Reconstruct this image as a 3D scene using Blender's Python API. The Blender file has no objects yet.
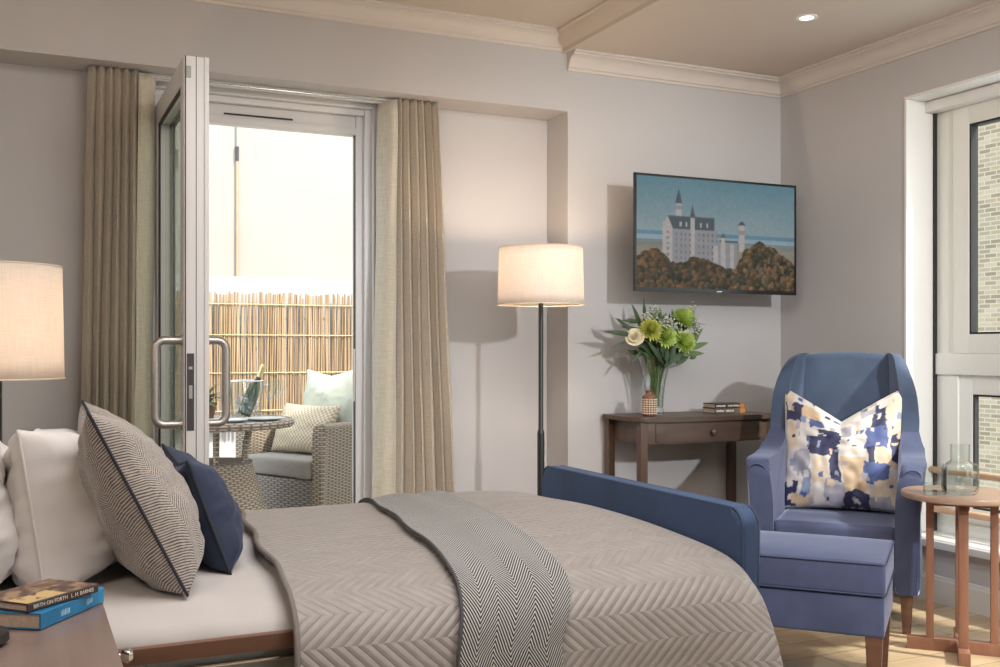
import bpy, bmesh, math, random
import numpy as np
from mathutils import Vector, Matrix, noise
R = math.radians
PI = math.pi
SC = bpy.context.scene
COL = SC.collection

# ---------------------------------------------------------------- camera, world, exposure, large lights
cam_d = bpy.data.cameras.new('camera')
cam_d.sensor_width = 36.0
cam_d.lens = 37.2
cam_d.shift_y = 0.0155
cam_d.clip_start = 0.05
cam = bpy.data.objects.new('camera', cam_d)
COL.objects.link(cam)
cam.location = (0, 0, 1.1)
cam.rotation_euler = (R(90), 0, R(-24.9))
SC.camera = cam

SC.view_settings.view_transform = 'Standard'
SC.view_settings.look = 'None'
SC.view_settings.gamma = 1
SC.view_settings.use_curve_mapping = False
SC.view_settings.exposure = 0.28

world = bpy.data.worlds.new('world')
SC.world = world
world.use_nodes = True
bg = world.node_tree.nodes['Background']
bg.inputs[0].default_value = (0.86, 0.93, 1.0, 1)
bg.inputs[1].default_value = 2.2


def light(name, kind, loc, power, color=(1, 1, 1), target=None, **kw):
    d = bpy.data.lights.new(name, kind)
    d.energy = power
    d.color = color
    for k, v in kw.items():
        setattr(d, k, v)
    o = bpy.data.objects.new(name, d)
    COL.objects.link(o)
    o.location = loc
    if target is not None:
        o.rotation_euler = (Vector(target) - Vector(loc)).to_track_quat('-Z', 'Y').to_euler()
    return o


light('sun', 'SUN', (6, -2, 5), 5.0, (1.0, 0.93, 0.82), (6 - 0.50, -2 + 0.70, 5 - 0.90), angle=R(3.0))
light('added_front_spot', 'SPOT', (2.45, -1.0, 2.32), 330, (0.96, 0.98, 1.0), (3.0, 4.2, 0.85), spot_size=R(50), spot_blend=0.9, shadow_soft_size=0.07)  # unseen spot added behind the camera to throw the television's shadow
light('overhead_fill', 'AREA', (1.1, 1.7, 2.50), 42, (1.0, 0.975, 0.95), (1.0, 1.7, 0.0), shape='SQUARE', size=1.6)  # added overhead fill, so the bed top reads brighter than its side
light('left_warm_fill', 'AREA', (-0.8, 1.0, 2.3), 10, (1.0, 0.82, 0.66), (0.2, 3.6, 1.1), shape='SQUARE', size=0.6)  # warm fill added out of view to lift the left wall
light('right_warm_fill', 'AREA', (1.9, 0.6, 2.4), 15, (1.0, 0.86, 0.74), (3.62, 3.2, 1.3), shape='SQUARE', size=0.6)  # extra warm area light, no real source, lightens the right wall

# ---------------------------------------------------------------- materials


def nmat(name):
    m = bpy.data.materials.new(name)
    m.use_nodes = True
    nt = m.node_tree
    return m, nt, nt.nodes['Principled BSDF']


def nd(nt, typ, **kw):
    n = nt.nodes.new(typ)
    for k, v in kw.items():
        setattr(n, k, v)
    return n


def mth(nt, op, a, b=None):
    n = nd(nt, 'ShaderNodeMath', operation=op)
    for i, v in enumerate((a, b)):
        if v is None:
            continue
        if isinstance(v, (int, float)):
            n.inputs[i].default_value = v
        else:
            nt.links.new(v, n.inputs[i])
    return n.outputs[0]


def ramp(nt, fac, stops):
    n = nd(nt, 'ShaderNodeValToRGB')
    el = n.color_ramp.elements
    while len(el) < len(stops):
        el.new(0.5)
    for e, (p, c) in zip(el, stops):
        e.position = p
        e.color = (*c, 1) if len(c) == 3 else c
    nt.links.new(fac, n.inputs[0])
    return n.outputs[0]


def bump(nt, p, h, strength=0.3, dist=0.005):
    b = nd(nt, 'ShaderNodeBump')
    b.inputs['Strength'].default_value = strength
    b.inputs['Distance'].default_value = dist
    nt.links.new(h, b.inputs['Height'])
    nt.links.new(b.outputs[0], p.inputs['Normal'])
    return b


def coord(nt, kind='Object', scale=(1, 1, 1)):
    t = nd(nt, 'ShaderNodeTexCoord')
    m = nd(nt, 'ShaderNodeMapping')
    m.inputs['Scale'].default_value = scale
    nt.links.new(t.outputs[kind], m.inputs[0])
    return m.outputs[0]


def noise_tex(nt, vec, scale, detail=3.0, rough=0.5):
    n = nd(nt, 'ShaderNodeTexNoise')
    n.inputs['Scale'].default_value = scale
    n.inputs['Detail'].default_value = detail
    n.inputs['Roughness'].default_value = rough
    nt.links.new(vec, n.inputs['Vector'])
    return n.outputs['Fac']


def plain(name, col, rough=0.5, metal=0.0, nscale=60, var=0.04, bstr=0.0, sheen=0.0, coat=0.0):
    """solid colour with a faint procedural mottling"""
    m, nt, p = nmat(name)
    p.inputs['Roughness'].default_value = rough
    p.inputs['Metallic'].default_value = metal
    p.inputs['Sheen Weight'].default_value = sheen
    p.inputs['Coat Weight'].default_value = coat
    f = noise_tex(nt, coord(nt), nscale)
    lo = tuple(max(0, c * (1 - var)) for c in col)
    hi = tuple(min(1, c * (1 + var)) for c in col)
    nt.links.new(ramp(nt, f, [(0.3, lo), (0.7, hi)]), p.inputs['Base Color'])
    if bstr:
        bump(nt, p, f, bstr, 0.002)
    return m


def wood(name, dark, lite, axis=(1, 1, 1), rough=0.4, scale=8):
    m, nt, p = nmat(name)
    v = coord(nt, 'Object', axis)
    f = noise_tex(nt, v, scale, 6, 0.6)
    nt.links.new(ramp(nt, f, [(0.3, dark), (0.72, lite)]), p.inputs['Base Color'])
    p.inputs['Roughness'].default_value = rough
    bump(nt, p, f, 0.08, 0.002)
    return m


def linen(name, a, b, scale=420, rough=0.95, bstr=0.25, kind='UV', sheen=0.2):
    m, nt, p = nmat(name)
    v1 = coord(nt, kind, (1, 0.07, 0.07))
    v2 = coord(nt, kind, (0.07, 1, 1))
    f = mth(nt, 'MULTIPLY', mth(nt, 'ADD', noise_tex(nt, v1, scale, 2), noise_tex(nt, v2, scale, 2)), 0.5)
    nt.links.new(ramp(nt, f, [(0.38, a), (0.62, b)]), p.inputs['Base Color'])
    p.inputs['Roughness'].default_value = rough
    p.inputs['Sheen Weight'].default_value = sheen
    bump(nt, p, f, bstr, 0.001)
    return m


def velvet(name, col, sheen=0.8, scol=(0.6, 0.7, 1.0), rough=0.75):
    m, nt, p = nmat(name)
    v = coord(nt)
    f = noise_tex(nt, v, 7, 4, 0.6)
    lo = tuple(c * 0.86 for c in col)
    hi = tuple(c * 1.14 for c in col)
    nt.links.new(ramp(nt, f, [(0.35, lo), (0.65, hi)]), p.inputs['Base Color'])
    p.inputs['Roughness'].default_value = rough
    p.inputs['Sheen Weight'].default_value = sheen
    p.inputs['Sheen Roughness'].default_value = 0.35
    p.inputs['Sheen Tint'].default_value = (*scol, 1)
    f2 = noise_tex(nt, v, 260, 2)
    bump(nt, p, f2, 0.12, 0.002)
    return m


def glass(name, tint=(0.97, 0.99, 0.98), gloss=1.0, ior=1.45, edge=0.0):
    """thin clear glass"""
    m = bpy.data.materials.new(name)
    m.use_nodes = True
    nt = m.node_tree
    nt.nodes.clear()
    out = nd(nt, 'ShaderNodeOutputMaterial')
    tr = nd(nt, 'ShaderNodeBsdfTransparent')
    tr.inputs[0].default_value = (*tint, 1)
    if edge:
        l2 = nd(nt, 'ShaderNodeLayerWeight')
        l2.inputs[0].default_value = 0.5
        nt.links.new(ramp(nt, l2.outputs['Facing'], [(0.55, tint), (0.97, tuple(c * edge for c in tint))]), tr.inputs[0])
    gl = nd(nt, 'ShaderNodeBsdfGlossy')
    gl.inputs['Roughness'].default_value = 0.02
    lw = nd(nt, 'ShaderNodeLayerWeight')
    f0 = ((ior - 1) / (ior + 1)) ** 2
    fr = mth(nt, 'ADD', mth(nt, 'MULTIPLY', mth(nt, 'POWER', lw.outputs['Facing'], 5.0), 1 - f0), f0)
    mx = nd(nt, 'ShaderNodeMixShader')
    nt.links.new(mth(nt, 'MULTIPLY', fr, gloss), mx.inputs[0])
    nt.links.new(tr.outputs[0], mx.inputs[1])
    nt.links.new(gl.outputs[0], mx.inputs[2])
    nt.links.new(mx.outputs[0], out.inputs[0])
    return m


def shade_mat(name, col):
    """linen lampshade that lets the bulb shine through"""
    m, nt, p = nmat(name)
    f = noise_tex(nt, coord(nt, 'UV', (1, 0.05, 1)), 300, 2)
    f2 = noise_tex(nt, coord(nt, 'UV', (0.05, 1, 1)), 300, 2)
    g = mth(nt, 'MULTIPLY', mth(nt, 'ADD', f, f2), 0.5)
    c = ramp(nt, g, [(0.4, tuple(x * 0.9 for x in col)), (0.6, col)])
    nt.links.new(c, p.inputs['Base Color'])
    p.inputs['Roughness'].default_value = 0.9
    tl = nd(nt, 'ShaderNodeBsdfTranslucent')
    nt.links.new(c, tl.inputs[0])
    mx = nd(nt, 'ShaderNodeMixShader')
    mx.inputs[0].default_value = 0.42
    out = nt.nodes['Material Output']
    nt.links.new(p.outputs[0], mx.inputs[1])
    nt.links.new(tl.outputs[0], mx.inputs[2])
    nt.links.new(mx.outputs[0], out.inputs[0])
    return m


def emit(name, col, s):
    m, nt, p = nmat(name)
    p.inputs['Emission Color'].default_value = (*col, 1)
    p.inputs['Emission Strength'].default_value = s
    p.inputs['Base Color'].default_value = (*col, 1)
    return m


def vcol(name, rough=0.8, emis=0.0, layer='paint', sheen=0.0):
    m, nt, p = nmat(name)
    a = nd(nt, 'ShaderNodeVertexColor', layer_name=layer)
    nt.links.new(a.outputs[0], p.inputs['Base Color'])
    p.inputs['Roughness'].default_value = rough
    p.inputs['Sheen Weight'].default_value = sheen
    if emis:
        p.inputs['Base Color'].default_value = (0.01, 0.01, 0.01, 1)
        nt.links.remove(p.inputs['Base Color'].links[0])
        nt.links.new(a.outputs[0], p.inputs['Emission Color'])
        p.inputs['Emission Strength'].default_value = emis
    else:
        f = noise_tex(nt, coord(nt, 'Object'), 400, 2)
        bump(nt, p, f, 0.15, 0.001)
    return m


def zigzag(nt, along, across, half, pitch, slope=1.0):
    """herringbone line field 0..1: lines stacked along one axis, folded every `half` of the other"""
    z = mth(nt, 'PINGPONG', across, half)
    t = mth(nt, 'DIVIDE', mth(nt, 'ADD', along, mth(nt, 'MULTIPLY', z, slope)), pitch)
    return mth(nt, 'PINGPONG', t, 0.5)      # 0..0.5 triangle


def uvxy(nt):
    t = nd(nt, 'ShaderNodeTexCoord')
    s = nd(nt, 'ShaderNodeSeparateXYZ')
    nt.links.new(t.outputs['UV'], s.inputs[0])
    return t, s


def quilt_mat():
    m, nt, p = nmat('quilted_taupe_satin')
    t, s = uvxy(nt)
    tri = zigzag(nt, s.outputs[0], s.outputs[1], 0.068, 0.026, -1.0)
    h = mth(nt, 'POWER', mth(nt, 'MULTIPLY', tri, 2.0), 0.45)
    m.node_tree.nodes.update()
    f = noise_tex(nt, coord(nt, 'UV'), 900, 2)
    nt.links.new(ramp(nt, noise_tex(nt, coord(nt, 'UV'), 25, 3), [(0.3, (0.255, 0.232, 0.22)), (0.7, (0.30, 0.272, 0.258))]),
                 p.inputs['Base Color'])
    p.inputs['Roughness'].default_value = 0.55
    p.inputs['Sheen Weight'].default_value = 0.35
    p.inputs['Sheen Roughness'].default_value = 0.4
    b1 = bump(nt, p, h, 0.55, 0.006)
    b2 = nd(nt, 'ShaderNodeBump')
    b2.inputs['Strength'].default_value = 0.25
    b2.inputs['Distance'].default_value = 0.004
    nt.links.new(noise_tex(nt, coord(nt, 'UV'), 38, 4, 0.6), b2.inputs['Height'])
    nt.links.new(b2.outputs[0], b1.inputs['Normal'])
    return m


def throw_mat():
    m, nt, p = nmat('herringbone_wool')
    t, s = uvxy(nt)
    tri = zigzag(nt, s.outputs[1], s.outputs[0], 0.046, 0.0105, 1.5)
    c = ramp(nt, tri, [(0.24, (0.02, 0.02, 0.023)), (0.34, (0.46, 0.46, 0.45))])
    nt.links.new(c, p.inputs['Base Color'])
    p.inputs['Roughness'].default_value = 1.0
    p.inputs['Sheen Weight'].default_value = 0.25
    bump(nt, p, tri, 0.5, 0.002)
    return m


def cushion_weave():
    m, nt, p = nmat('chevron_cushion_cloth')
    t, s = uvxy(nt)
    wob = noise_tex(nt, coord(nt, 'UV'), 9, 2)
    al = mth(nt, 'ADD', s.outputs[1], mth(nt, 'MULTIPLY', wob, 0.022))
    tri = zigzag(nt, al, s.outputs[0], 0.030, 0.0060, 0.8)
    rough = noise_tex(nt, coord(nt, 'UV'), 160, 2)
    tt = mth(nt, 'ADD', tri, mth(nt, 'MULTIPLY', mth(nt, 'SUBTRACT', rough, 0.5), 0.45))
    c = ramp(nt, tt, [(0.17, (0.075, 0.07, 0.08)), (0.27, (0.43, 0.385, 0.34))])
    nt.links.new(c, p.inputs['Base Color'])
    p.inputs['Roughness'].default_value = 0.9
    p.inputs['Sheen Weight'].default_value = 0.3
    bump(nt, p, tt, 0.3, 0.002)
    return m


def wicker_mat(name='wicker_weave', a=(0.13, 0.10, 0.07), b=(0.46, 0.39, 0.30)):
    m, nt, p = nmat(name)
    t, s = uvxy(nt)
    x = mth(nt, 'MULTIPLY', s.outputs[0], 2 * PI / 0.055)
    y = mth(nt, 'MULTIPLY', s.outputs[1], 2 * PI / 0.026)
    row = mth(nt, 'FLOOR', mth(nt, 'DIVIDE', s.outputs[1], 0.013))
    sh = mth(nt, 'MULTIPLY', row, PI)
    w = mth(nt, 'ABSOLUTE', mth(nt, 'SINE', mth(nt, 'MULTIPLY', mth(nt, 'ADD', x, sh), 0.5)))
    w2 = mth(nt, 'ABSOLUTE', mth(nt, 'SINE', y))
    h = mth(nt, 'MULTIPLY', w, w2)
    f = noise_tex(nt, coord(nt, 'UV'), 60, 2)
    hh = mth(nt, 'ADD', h, mth(nt, 'MULTIPLY', mth(nt, 'SUBTRACT', f, 0.5), 0.3))
    nt.links.new(ramp(nt, hh, [(0.05, a), (0.6, b)]), p.inputs['Base Color'])
    p.inputs['Roughness'].default_value = 0.6
    bump(nt, p, h, 0.9, 0.006)
    return m


M = {}
M['wall'] = plain('wall_paint', (0.535, 0.525, 0.528), 0.85, nscale=3, var=0.015)
M['ceil'] = plain('ceiling_paint', (0.58, 0.515, 0.455), 0.9, nscale=3, var=0.015)
M['trim'] = plain('trim_paint', (0.64, 0.59, 0.55), 0.6, nscale=6, var=0.01)
M['white'] = plain('white_gloss_paint', (0.80, 0.80, 0.78), 0.4, nscale=10, var=0.01)
M['upvc'] = plain('grey_white_frame', (0.70, 0.70, 0.71), 0.35, nscale=10, var=0.01)
M['upvc_win'] = plain('soft_white_frame', (0.82, 0.83, 0.78), 0.35, nscale=10, var=0.01)
M['gasket'] = plain('black_gasket', (0.02, 0.02, 0.02), 0.6)
M['steel'] = plain('brushed_steel', (0.50, 0.48, 0.46), 0.42, 1.0, nscale=80, var=0.04)
M['chrome'] = plain('chrome', (0.8, 0.8, 0.8), 0.12, 1.0, var=0.01)
M['black'] = plain('black_metal', (0.018, 0.016, 0.015), 0.4)
M['darkplate'] = plain('dark_lock_plate', (0.09, 0.08, 0.08), 0.4, 0.6)
M['pane'] = glass('window_pane', (0.97, 0.99, 0.97), 0.8)
M['leafpane'] = glass('door_pane', (0.90, 0.96, 0.92), 1.0)
M['clear'] = glass('clear_glass', (0.97, 0.985, 0.975), 1.6, 1.5, 0.6)
M['greenglass'] = glass('greenish_glass', (0.965, 0.985, 0.975), 1.2, 1.5, 0.65)
M['ice'] = glass('ice', (0.93, 0.93, 0.94), 3.0, 1.5, 0.7)
M['water'] = glass('water', (0.95, 0.98, 0.985), 0.8, 1.33)
M['curtain'] = linen('curtain_linen', (0.44, 0.385, 0.31), (0.56, 0.495, 0.405), 260)
M['lining'] = linen('curtain_lining', (0.55, 0.50, 0.40), (0.66, 0.62, 0.52), 200, rough=0.7)
M['sheet'] = plain('bed_sheet_cotton', (0.47, 0.445, 0.435), 0.85, nscale=14, var=0.02, bstr=0.12, sheen=0.15)
M['pillow'] = plain('white_pillow_cotton', (0.64, 0.61, 0.60), 0.85, nscale=12, var=0.015, bstr=0.25, sheen=0.15)
M['navy'] = velvet('navy_velvet', (0.020, 0.030, 0.068), 0.3, (0.4, 0.45, 0.7))
M['navypipe'] = plain('navy_piping', (0.018, 0.022, 0.038), 0.7)
M['foot'] = velvet('blue_board_velvet', (0.030, 0.058, 0.130), 0.25, (0.45, 0.6, 0.9))
M['chair'] = velvet('blue_chair_velvet', (0.062, 0.078, 0.155), 0.75, (0.65, 0.72, 1.0))
M['chairback'] = velvet('slate_chair_velvet', (0.048, 0.075, 0.135), 0.5, (0.65, 0.75, 1.0))
M['chairpipe'] = plain('dark_blue_piping', (0.05, 0.06, 0.12), 0.8)
M['footpipe'] = plain('board_piping', (0.03, 0.055, 0.11), 0.8)
M['quilt'] = quilt_mat()
M['hem'] = plain('taupe_binding', (0.17, 0.15, 0.14), 0.8)
M['throw'] = throw_mat()
M['throwhem'] = plain('dark_throw_edge', (0.06, 0.06, 0.065), 0.9)
M['chev'] = cushion_weave()
M['walnut'] = wood('walnut', (0.075, 0.043, 0.030), (0.13, 0.078, 0.055), (1, 1, 0.15), 0.38, 18)
M['walnutx'] = wood('walnut_grain_x', (0.070, 0.045, 0.033), (0.12, 0.080, 0.060), (0.12, 1.4, 1.4), 0.42, 18)
M['night'] = wood('bedside_wood', (0.17, 0.12, 0.105), (0.24, 0.175, 0.15), (1.5, 0.1, 1.5), 0.33, 22)
M['railwood'] = wood('bed_rail_wood', (0.11, 0.052, 0.033), (0.20, 0.098, 0.062), (0.1, 1.4, 1.4), 0.4, 16)
M['sidewood'] = wood('side_table_wood', (0.20, 0.090, 0.055), (0.31, 0.150, 0.095), (1, 1, 0.12), 0.4, 14)
M['sidetop'] = wood('side_table_top', (0.29, 0.185, 0.13), (0.40, 0.27, 0.20), (0.15, 1, 1), 0.35, 16)
M['pole_wood'] = wood('oak_rail', (0.50, 0.30, 0.17), (0.62, 0.40, 0.25), (1, 0.1, 1), 0.4, 14)
M['wicker'] = wicker_mat()
M['wickerdark'] = wicker_mat('wicker_weave_grey', (0.10, 0.09, 0.08), (0.34, 0.31, 0.27))
M['shade'] = shade_mat('lampshade_linen', (0.87, 0.82, 0.78))
M['shade2'] = shade_mat('bedside_lampshade_linen', (0.86, 0.80, 0.74))
M['bulb'] = emit('warm_bulb', (1.0, 0.72, 0.42), 20)
M['gold'] = plain('brass', (0.7, 0.5, 0.25), 0.3, 1.0)
M['leaf'] = plain('dark_leaf', (0.040, 0.072, 0.028), 0.5, nscale=30, var=0.25)
M['leaf2'] = plain('mid_leaf', (0.09, 0.15, 0.05), 0.5, nscale=30, var=0.2)
M['stem'] = plain('flower_stem', (0.10, 0.17, 0.04), 0.5)
M['green'] = plain('green_petal', (0.52, 0.66, 0.17), 0.6, nscale=30, var=0.15)
M['ygreen'] = plain('yellow_green_petal', (0.55, 0.58, 0.13), 0.6, nscale=30, var=0.15)
M['cream'] = plain('cream_petal', (0.80, 0.74, 0.55), 0.6)
M['whitep'] = plain('white_petal', (0.85, 0.85, 0.78), 0.6)
M['terra'] = plain('terracotta', (0.20, 0.095, 0.06), 0.6)
M['pat'] = plain('pale_glaze', (0.72, 0.62, 0.48), 0.5)
M['paper'] = plain('book_paper', (0.62, 0.50, 0.42), 0.9, nscale=150, var=0.1)
M['blue'] = plain('blue_book_cloth', (0.02, 0.20, 0.42), 0.35, nscale=8, var=0.35)
M['inkwhite'] = plain('white_print', (0.75, 0.72, 0.66), 0.6)
M['inkblue'] = plain('pale_blue_print', (0.35, 0.62, 0.80), 0.6)
M['bookdark'] = plain('dark_brown_book', (0.055, 0.032, 0.028), 0.5)
M['bookgrey'] = plain('grey_brown_book', (0.13, 0.105, 0.09), 0.5)
M['bookorange'] = plain('orange_book_band', (0.45, 0.20, 0.06), 0.5)
M['tvblack'] = plain('tv_black_plastic', (0.012, 0.012, 0.013), 0.3)
M['grey'] = plain('grey_enamel', (0.32, 0.34, 0.32), 0.45)
M['cushgrey'] = plain('grey_outdoor_cloth', (0.30, 0.28, 0.25), 0.9, nscale=120, var=0.08)
M['sage'] = plain('sage_cushion_cloth', (0.52, 0.56, 0.47), 0.9, nscale=90, var=0.05)
M['render'] = plain('rendered_wall', (0.40, 0.375, 0.335), 0.9, nscale=1.5, var=0.04)
M['render2'] = plain('white_coping', (0.50, 0.51, 0.52), 0.8, nscale=2, var=0.02)
M['porcelain'] = plain('porcelain', (0.62, 0.64, 0.63), 0.3)
M['champ'] = plain('green_bottle_glass', (0.02, 0.05, 0.02), 0.1)
M['goldfoil'] = plain('gold_foil', (0.75, 0.62, 0.35), 0.35, 0.7)
M['tabletop'] = plain('grey_table_top', (0.36, 0.37, 0.37), 0.25)


def beige_cushion():
    m, nt, p = nmat('beige_basket_cloth')
    t, s = uvxy(nt)
    c = nd(nt, 'ShaderNodeTexChecker')
    v = coord(nt, 'UV')
    c.inputs['Scale'].default_value = 70
    c.inputs['Color1'].default_value = (0.62, 0.55, 0.42, 1)
    c.inputs['Color2'].default_value = (0.40, 0.32, 0.22, 1)
    nt.links.new(v, c.inputs['Vector'])
    nt.links.new(c.outputs[0], p.inputs['Base Color'])
    p.inputs['Roughness'].default_value = 0.9
    return m


M['beige'] = beige_cushion()


def floor_mat():
    m, nt, p = nmat('oak_floor')
    b = nd(nt, 'ShaderNodeTexBrick')
    b.inputs['Scale'].default_value = 1.0
    b.inputs['Brick Width'].default_value = 1.3
    b.inputs['Row Height'].default_value = 0.16
    b.inputs['Mortar Size'].default_value = 0.002
    b.inputs['Color1'].default_value = (0.50, 0.37, 0.235, 1)
    b.inputs['Color2'].default_value = (0.62, 0.48, 0.32, 1)
    b.inputs['Mortar'].default_value = (0.20, 0.13, 0.08, 1)
    nt.links.new(coord(nt), b.inputs['Vector'])
    f = noise_tex(nt, coord(nt, 'Object', (1, 9, 1)), 3, 5, 0.6)
    mx = nd(nt, 'ShaderNodeMixRGB', blend_type='MULTIPLY')
    mx.inputs[0].default_value = 0.7
    nt.links.new(b.outputs[0], mx.inputs[1])
    nt.links.new(ramp(nt, f, [(0.3, (0.72, 0.68, 0.62)), (0.7, (1, 1, 1))]), mx.inputs[2])
    nt.links.new(mx.outputs[0], p.inputs['Base Color'])
    p.inputs['Roughness'].default_value = 0.42
    bump(nt, p, f, 0.05, 0.002)
    return m


M['floor'] = floor_mat()


def brick_mat():
    m, nt, p = nmat('pale_brick')
    t = nd(nt, 'ShaderNodeTexCoord')
    s = nd(nt, 'ShaderNodeSeparateXYZ')
    nt.links.new(t.outputs['Object'], s.inputs[0])
    c = nd(nt, 'ShaderNodeCombineXYZ')
    nt.links.new(s.outputs[1], c.inputs[0])
    nt.links.new(s.outputs[2], c.inputs[1])
    b = nd(nt, 'ShaderNodeTexBrick')
    b.inputs['Scale'].default_value = 1.0
    b.inputs['Brick Width'].default_value = 0.235
    b.inputs['Row Height'].default_value = 0.078
    b.inputs['Mortar Size'].default_value = 0.010
    b.inputs['Color1'].default_value = (0.20, 0.15, 0.095, 1)
    b.inputs['Color2'].default_value = (0.36, 0.29, 0.20, 1)
    b.inputs['Mortar'].default_value = (0.38, 0.34, 0.28, 1)
    nt.links.new(c.outputs[0], b.inputs['Vector'])
    nt.links.new(b.outputs[0], p.inputs['Base Color'])
    p.inputs['Roughness'].default_value = 0.95
    return m


M['brick'] = brick_mat()


def bamboo_mat():
    m, nt, p = nmat('split_bamboo')
    f = noise_tex(nt, coord(nt, 'Object', (60, 60, 1.2)), 1.0, 3, 0.6)
    nt.links.new(ramp(nt, f, [(0.3, (0.22, 0.135, 0.07)), (0.5, (0.43, 0.30, 0.17)), (0.7, (0.58, 0.44, 0.28))]),
                 p.inputs['Base Color'])
    p.inputs['Roughness'].default_value = 0.7
    return m


M['bamboo'] = bamboo_mat()
M['patio'] = plain('patio_paving', (0.5, 0.48, 0.44), 0.9, nscale=5, var=0.08)

# ---------------------------------------------------------------- mesh helpers


def link(name, me, mat, parent=None, smooth=True, loc=None):
    if mat is not None:
        me.materials.append(M[mat] if isinstance(mat, str) else mat)
    o = bpy.data.objects.new(name, me)
    COL.objects.link(o)
    if smooth:
        me.polygons.foreach_set('use_smooth', [True] * len(me.polygons))
    if parent is not None:
        o.parent = parent
    if loc is not None:
        o.location = loc
    return o


def fin(name, bm, mat, parent=None, smooth=False, angle=35):
    bmesh.ops.recalc_face_normals(bm, faces=bm.faces)
    if isinstance(mat, str) and mat.startswith('wicker'):
        ul = bm.loops.layers.uv.new('UVMap')
        for f in bm.faces:
            n = f.normal
            k = max(range(3), key=lambda i: abs(n[i]))
            for l in f.loops:
                c = l.vert.co
                l[ul].uv = ((c.x, c.y) if k == 2 else (c.y, c.z) if k == 0 else (c.x, c.z))
    me = bpy.data.meshes.new(name)
    bm.to_mesh(me)
    bm.free()
    o = link(name, me, mat, parent, smooth=smooth)
    if smooth:
        me.polygons.foreach_set('use_smooth', [True] * len(me.polygons))
        try:
            me.set_sharp_from_angle(angle=R(angle))
        except Exception:
            pass
    return o


def tag(o, label=None, cat=None, group=None, kind=None):
    if label: o['label'] = label
    if cat: o['category'] = cat
    if group: o['group'] = group
    if kind: o['kind'] = kind
    return o


def thing(name, label, cat, loc=(0, 0, 0), rz=0.0, group=None):
    o = bpy.data.objects.new(name, None)
    o.empty_display_size = 0.1
    COL.objects.link(o)
    o.location = loc
    o.rotation_euler = (0, 0, rz)
    return tag(o, label, cat, group)


def add_box(bm, x0, x1, y0, y1, z0, z1, bev=0.0, seg=2, mat=None):
    vs = [bm.verts.new(Vector(p)) for p in ((x0, y0, z0), (x1, y0, z0), (x1, y1, z0), (x0, y1, z0),
                                            (x0, y0, z1), (x1, y0, z1), (x1, y1, z1), (x0, y1, z1))]
    fs = [bm.faces.new([vs[i] for i in f]) for f in ((3, 2, 1, 0), (4, 5, 6, 7), (0, 1, 5, 4), (1, 2, 6, 5), (2, 3, 7, 6), (3, 0, 4, 7))]
    if mat is not None:
        bmesh.ops.transform(bm, matrix=mat, verts=vs)
    if bev:
        es = list({e for f in fs for e in f.edges})
        bmesh.ops.bevel(bm, geom=es, offset=bev, segments=seg, profile=0.7, affect='EDGES')


def box(name, mat, x0, x1, y0, y1, z0, z1, bev=0.0, parent=None, seg=2):
    bm = bmesh.new()
    add_box(bm, x0, x1, y0, y1, z0, z1, bev, seg)
    return fin(name, bm, mat, parent, smooth=bev > 0)


def add_lathe(bm, prof, seg=32, cx=0, cy=0, cap=True):
    rings = []
    for r, z in prof:
        if r < 1e-5:
            rings.append([bm.verts.new((cx, cy, z))])
        else:
            rings.append([bm.verts.new((cx + r * math.cos(2 * PI * i / seg), cy + r * math.sin(2 * PI * i / seg), z)) for i in range(seg)])
    for a, b in zip(rings, rings[1:]):
        for i in range(seg):
            j = (i + 1) % seg
            if len(a) == 1 and len(b) == 1:
                continue
            if len(a) == 1:
                bm.faces.new((a[0], b[i], b[j]))
            elif len(b) == 1:
                bm.faces.new((a[i], a[j], b[0]))
            else:
                bm.faces.new((a[i], a[j], b[j], b[i]))
    if cap:
        for r in (rings[0], rings[-1]):
            if len(r) > 2:
                bm.faces.new(r)


def lathe(name, mat, prof, parent=None, seg=32, cx=0, cy=0, cap=True, angle=40):
    bm = bmesh.new()
    add_lathe(bm, prof, seg, cx, cy, cap)
    return fin(name, bm, mat, parent, smooth=True, angle=angle)


def add_tube(bm, pts, r, seg=8, closed=False, cap=True, radii=None):
    pts = [Vector(p) for p in pts]
    n = len(pts)
    rings = []
    up = Vector((0, 0, 1))
    prev = None
    for i, p in enumerate(pts):
        if closed:
            d = pts[(i + 1) % n] - pts[i - 1]
        else:
            d = pts[min(i + 1, n - 1)] - pts[max(i - 1, 0)]
        if d.length < 1e-9: d = Vector((0, 0, 1))
        d.normalize()
        if prev is None:
            a = up if abs(d.z) < 0.9 else Vector((1, 0, 0))
            s = d.cross(a).normalized()
        else:
            s = prev - d * prev.dot(d)
            s = s.normalized() if s.length > 1e-6 else d.orthogonal().normalized()
        prev = s
        t = d.cross(s)
        rr = radii[i] if radii else r
        rings.append([bm.verts.new(p + (s * math.cos(2 * PI * k / seg) + t * math.sin(2 * PI * k / seg)) * rr) for k in range(seg)])
    m = n if closed else n - 1
    for i in range(m):
        a, b = rings[i], rings[(i + 1) % n]
        for k in range(seg):
            bm.faces.new((a[k], a[(k + 1) % seg], b[(k + 1) % seg], b[k]))
    if cap and not closed:
        bm.faces.new(rings[0]); bm.faces.new(rings[-1])


def tube(name, mat, pts, r, parent=None, seg=8, closed=False, radii=None):
    bm = bmesh.new()
    add_tube(bm, pts, r, seg, closed, True, radii)
    return fin(name, bm, mat, parent, smooth=True, angle=60)


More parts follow.
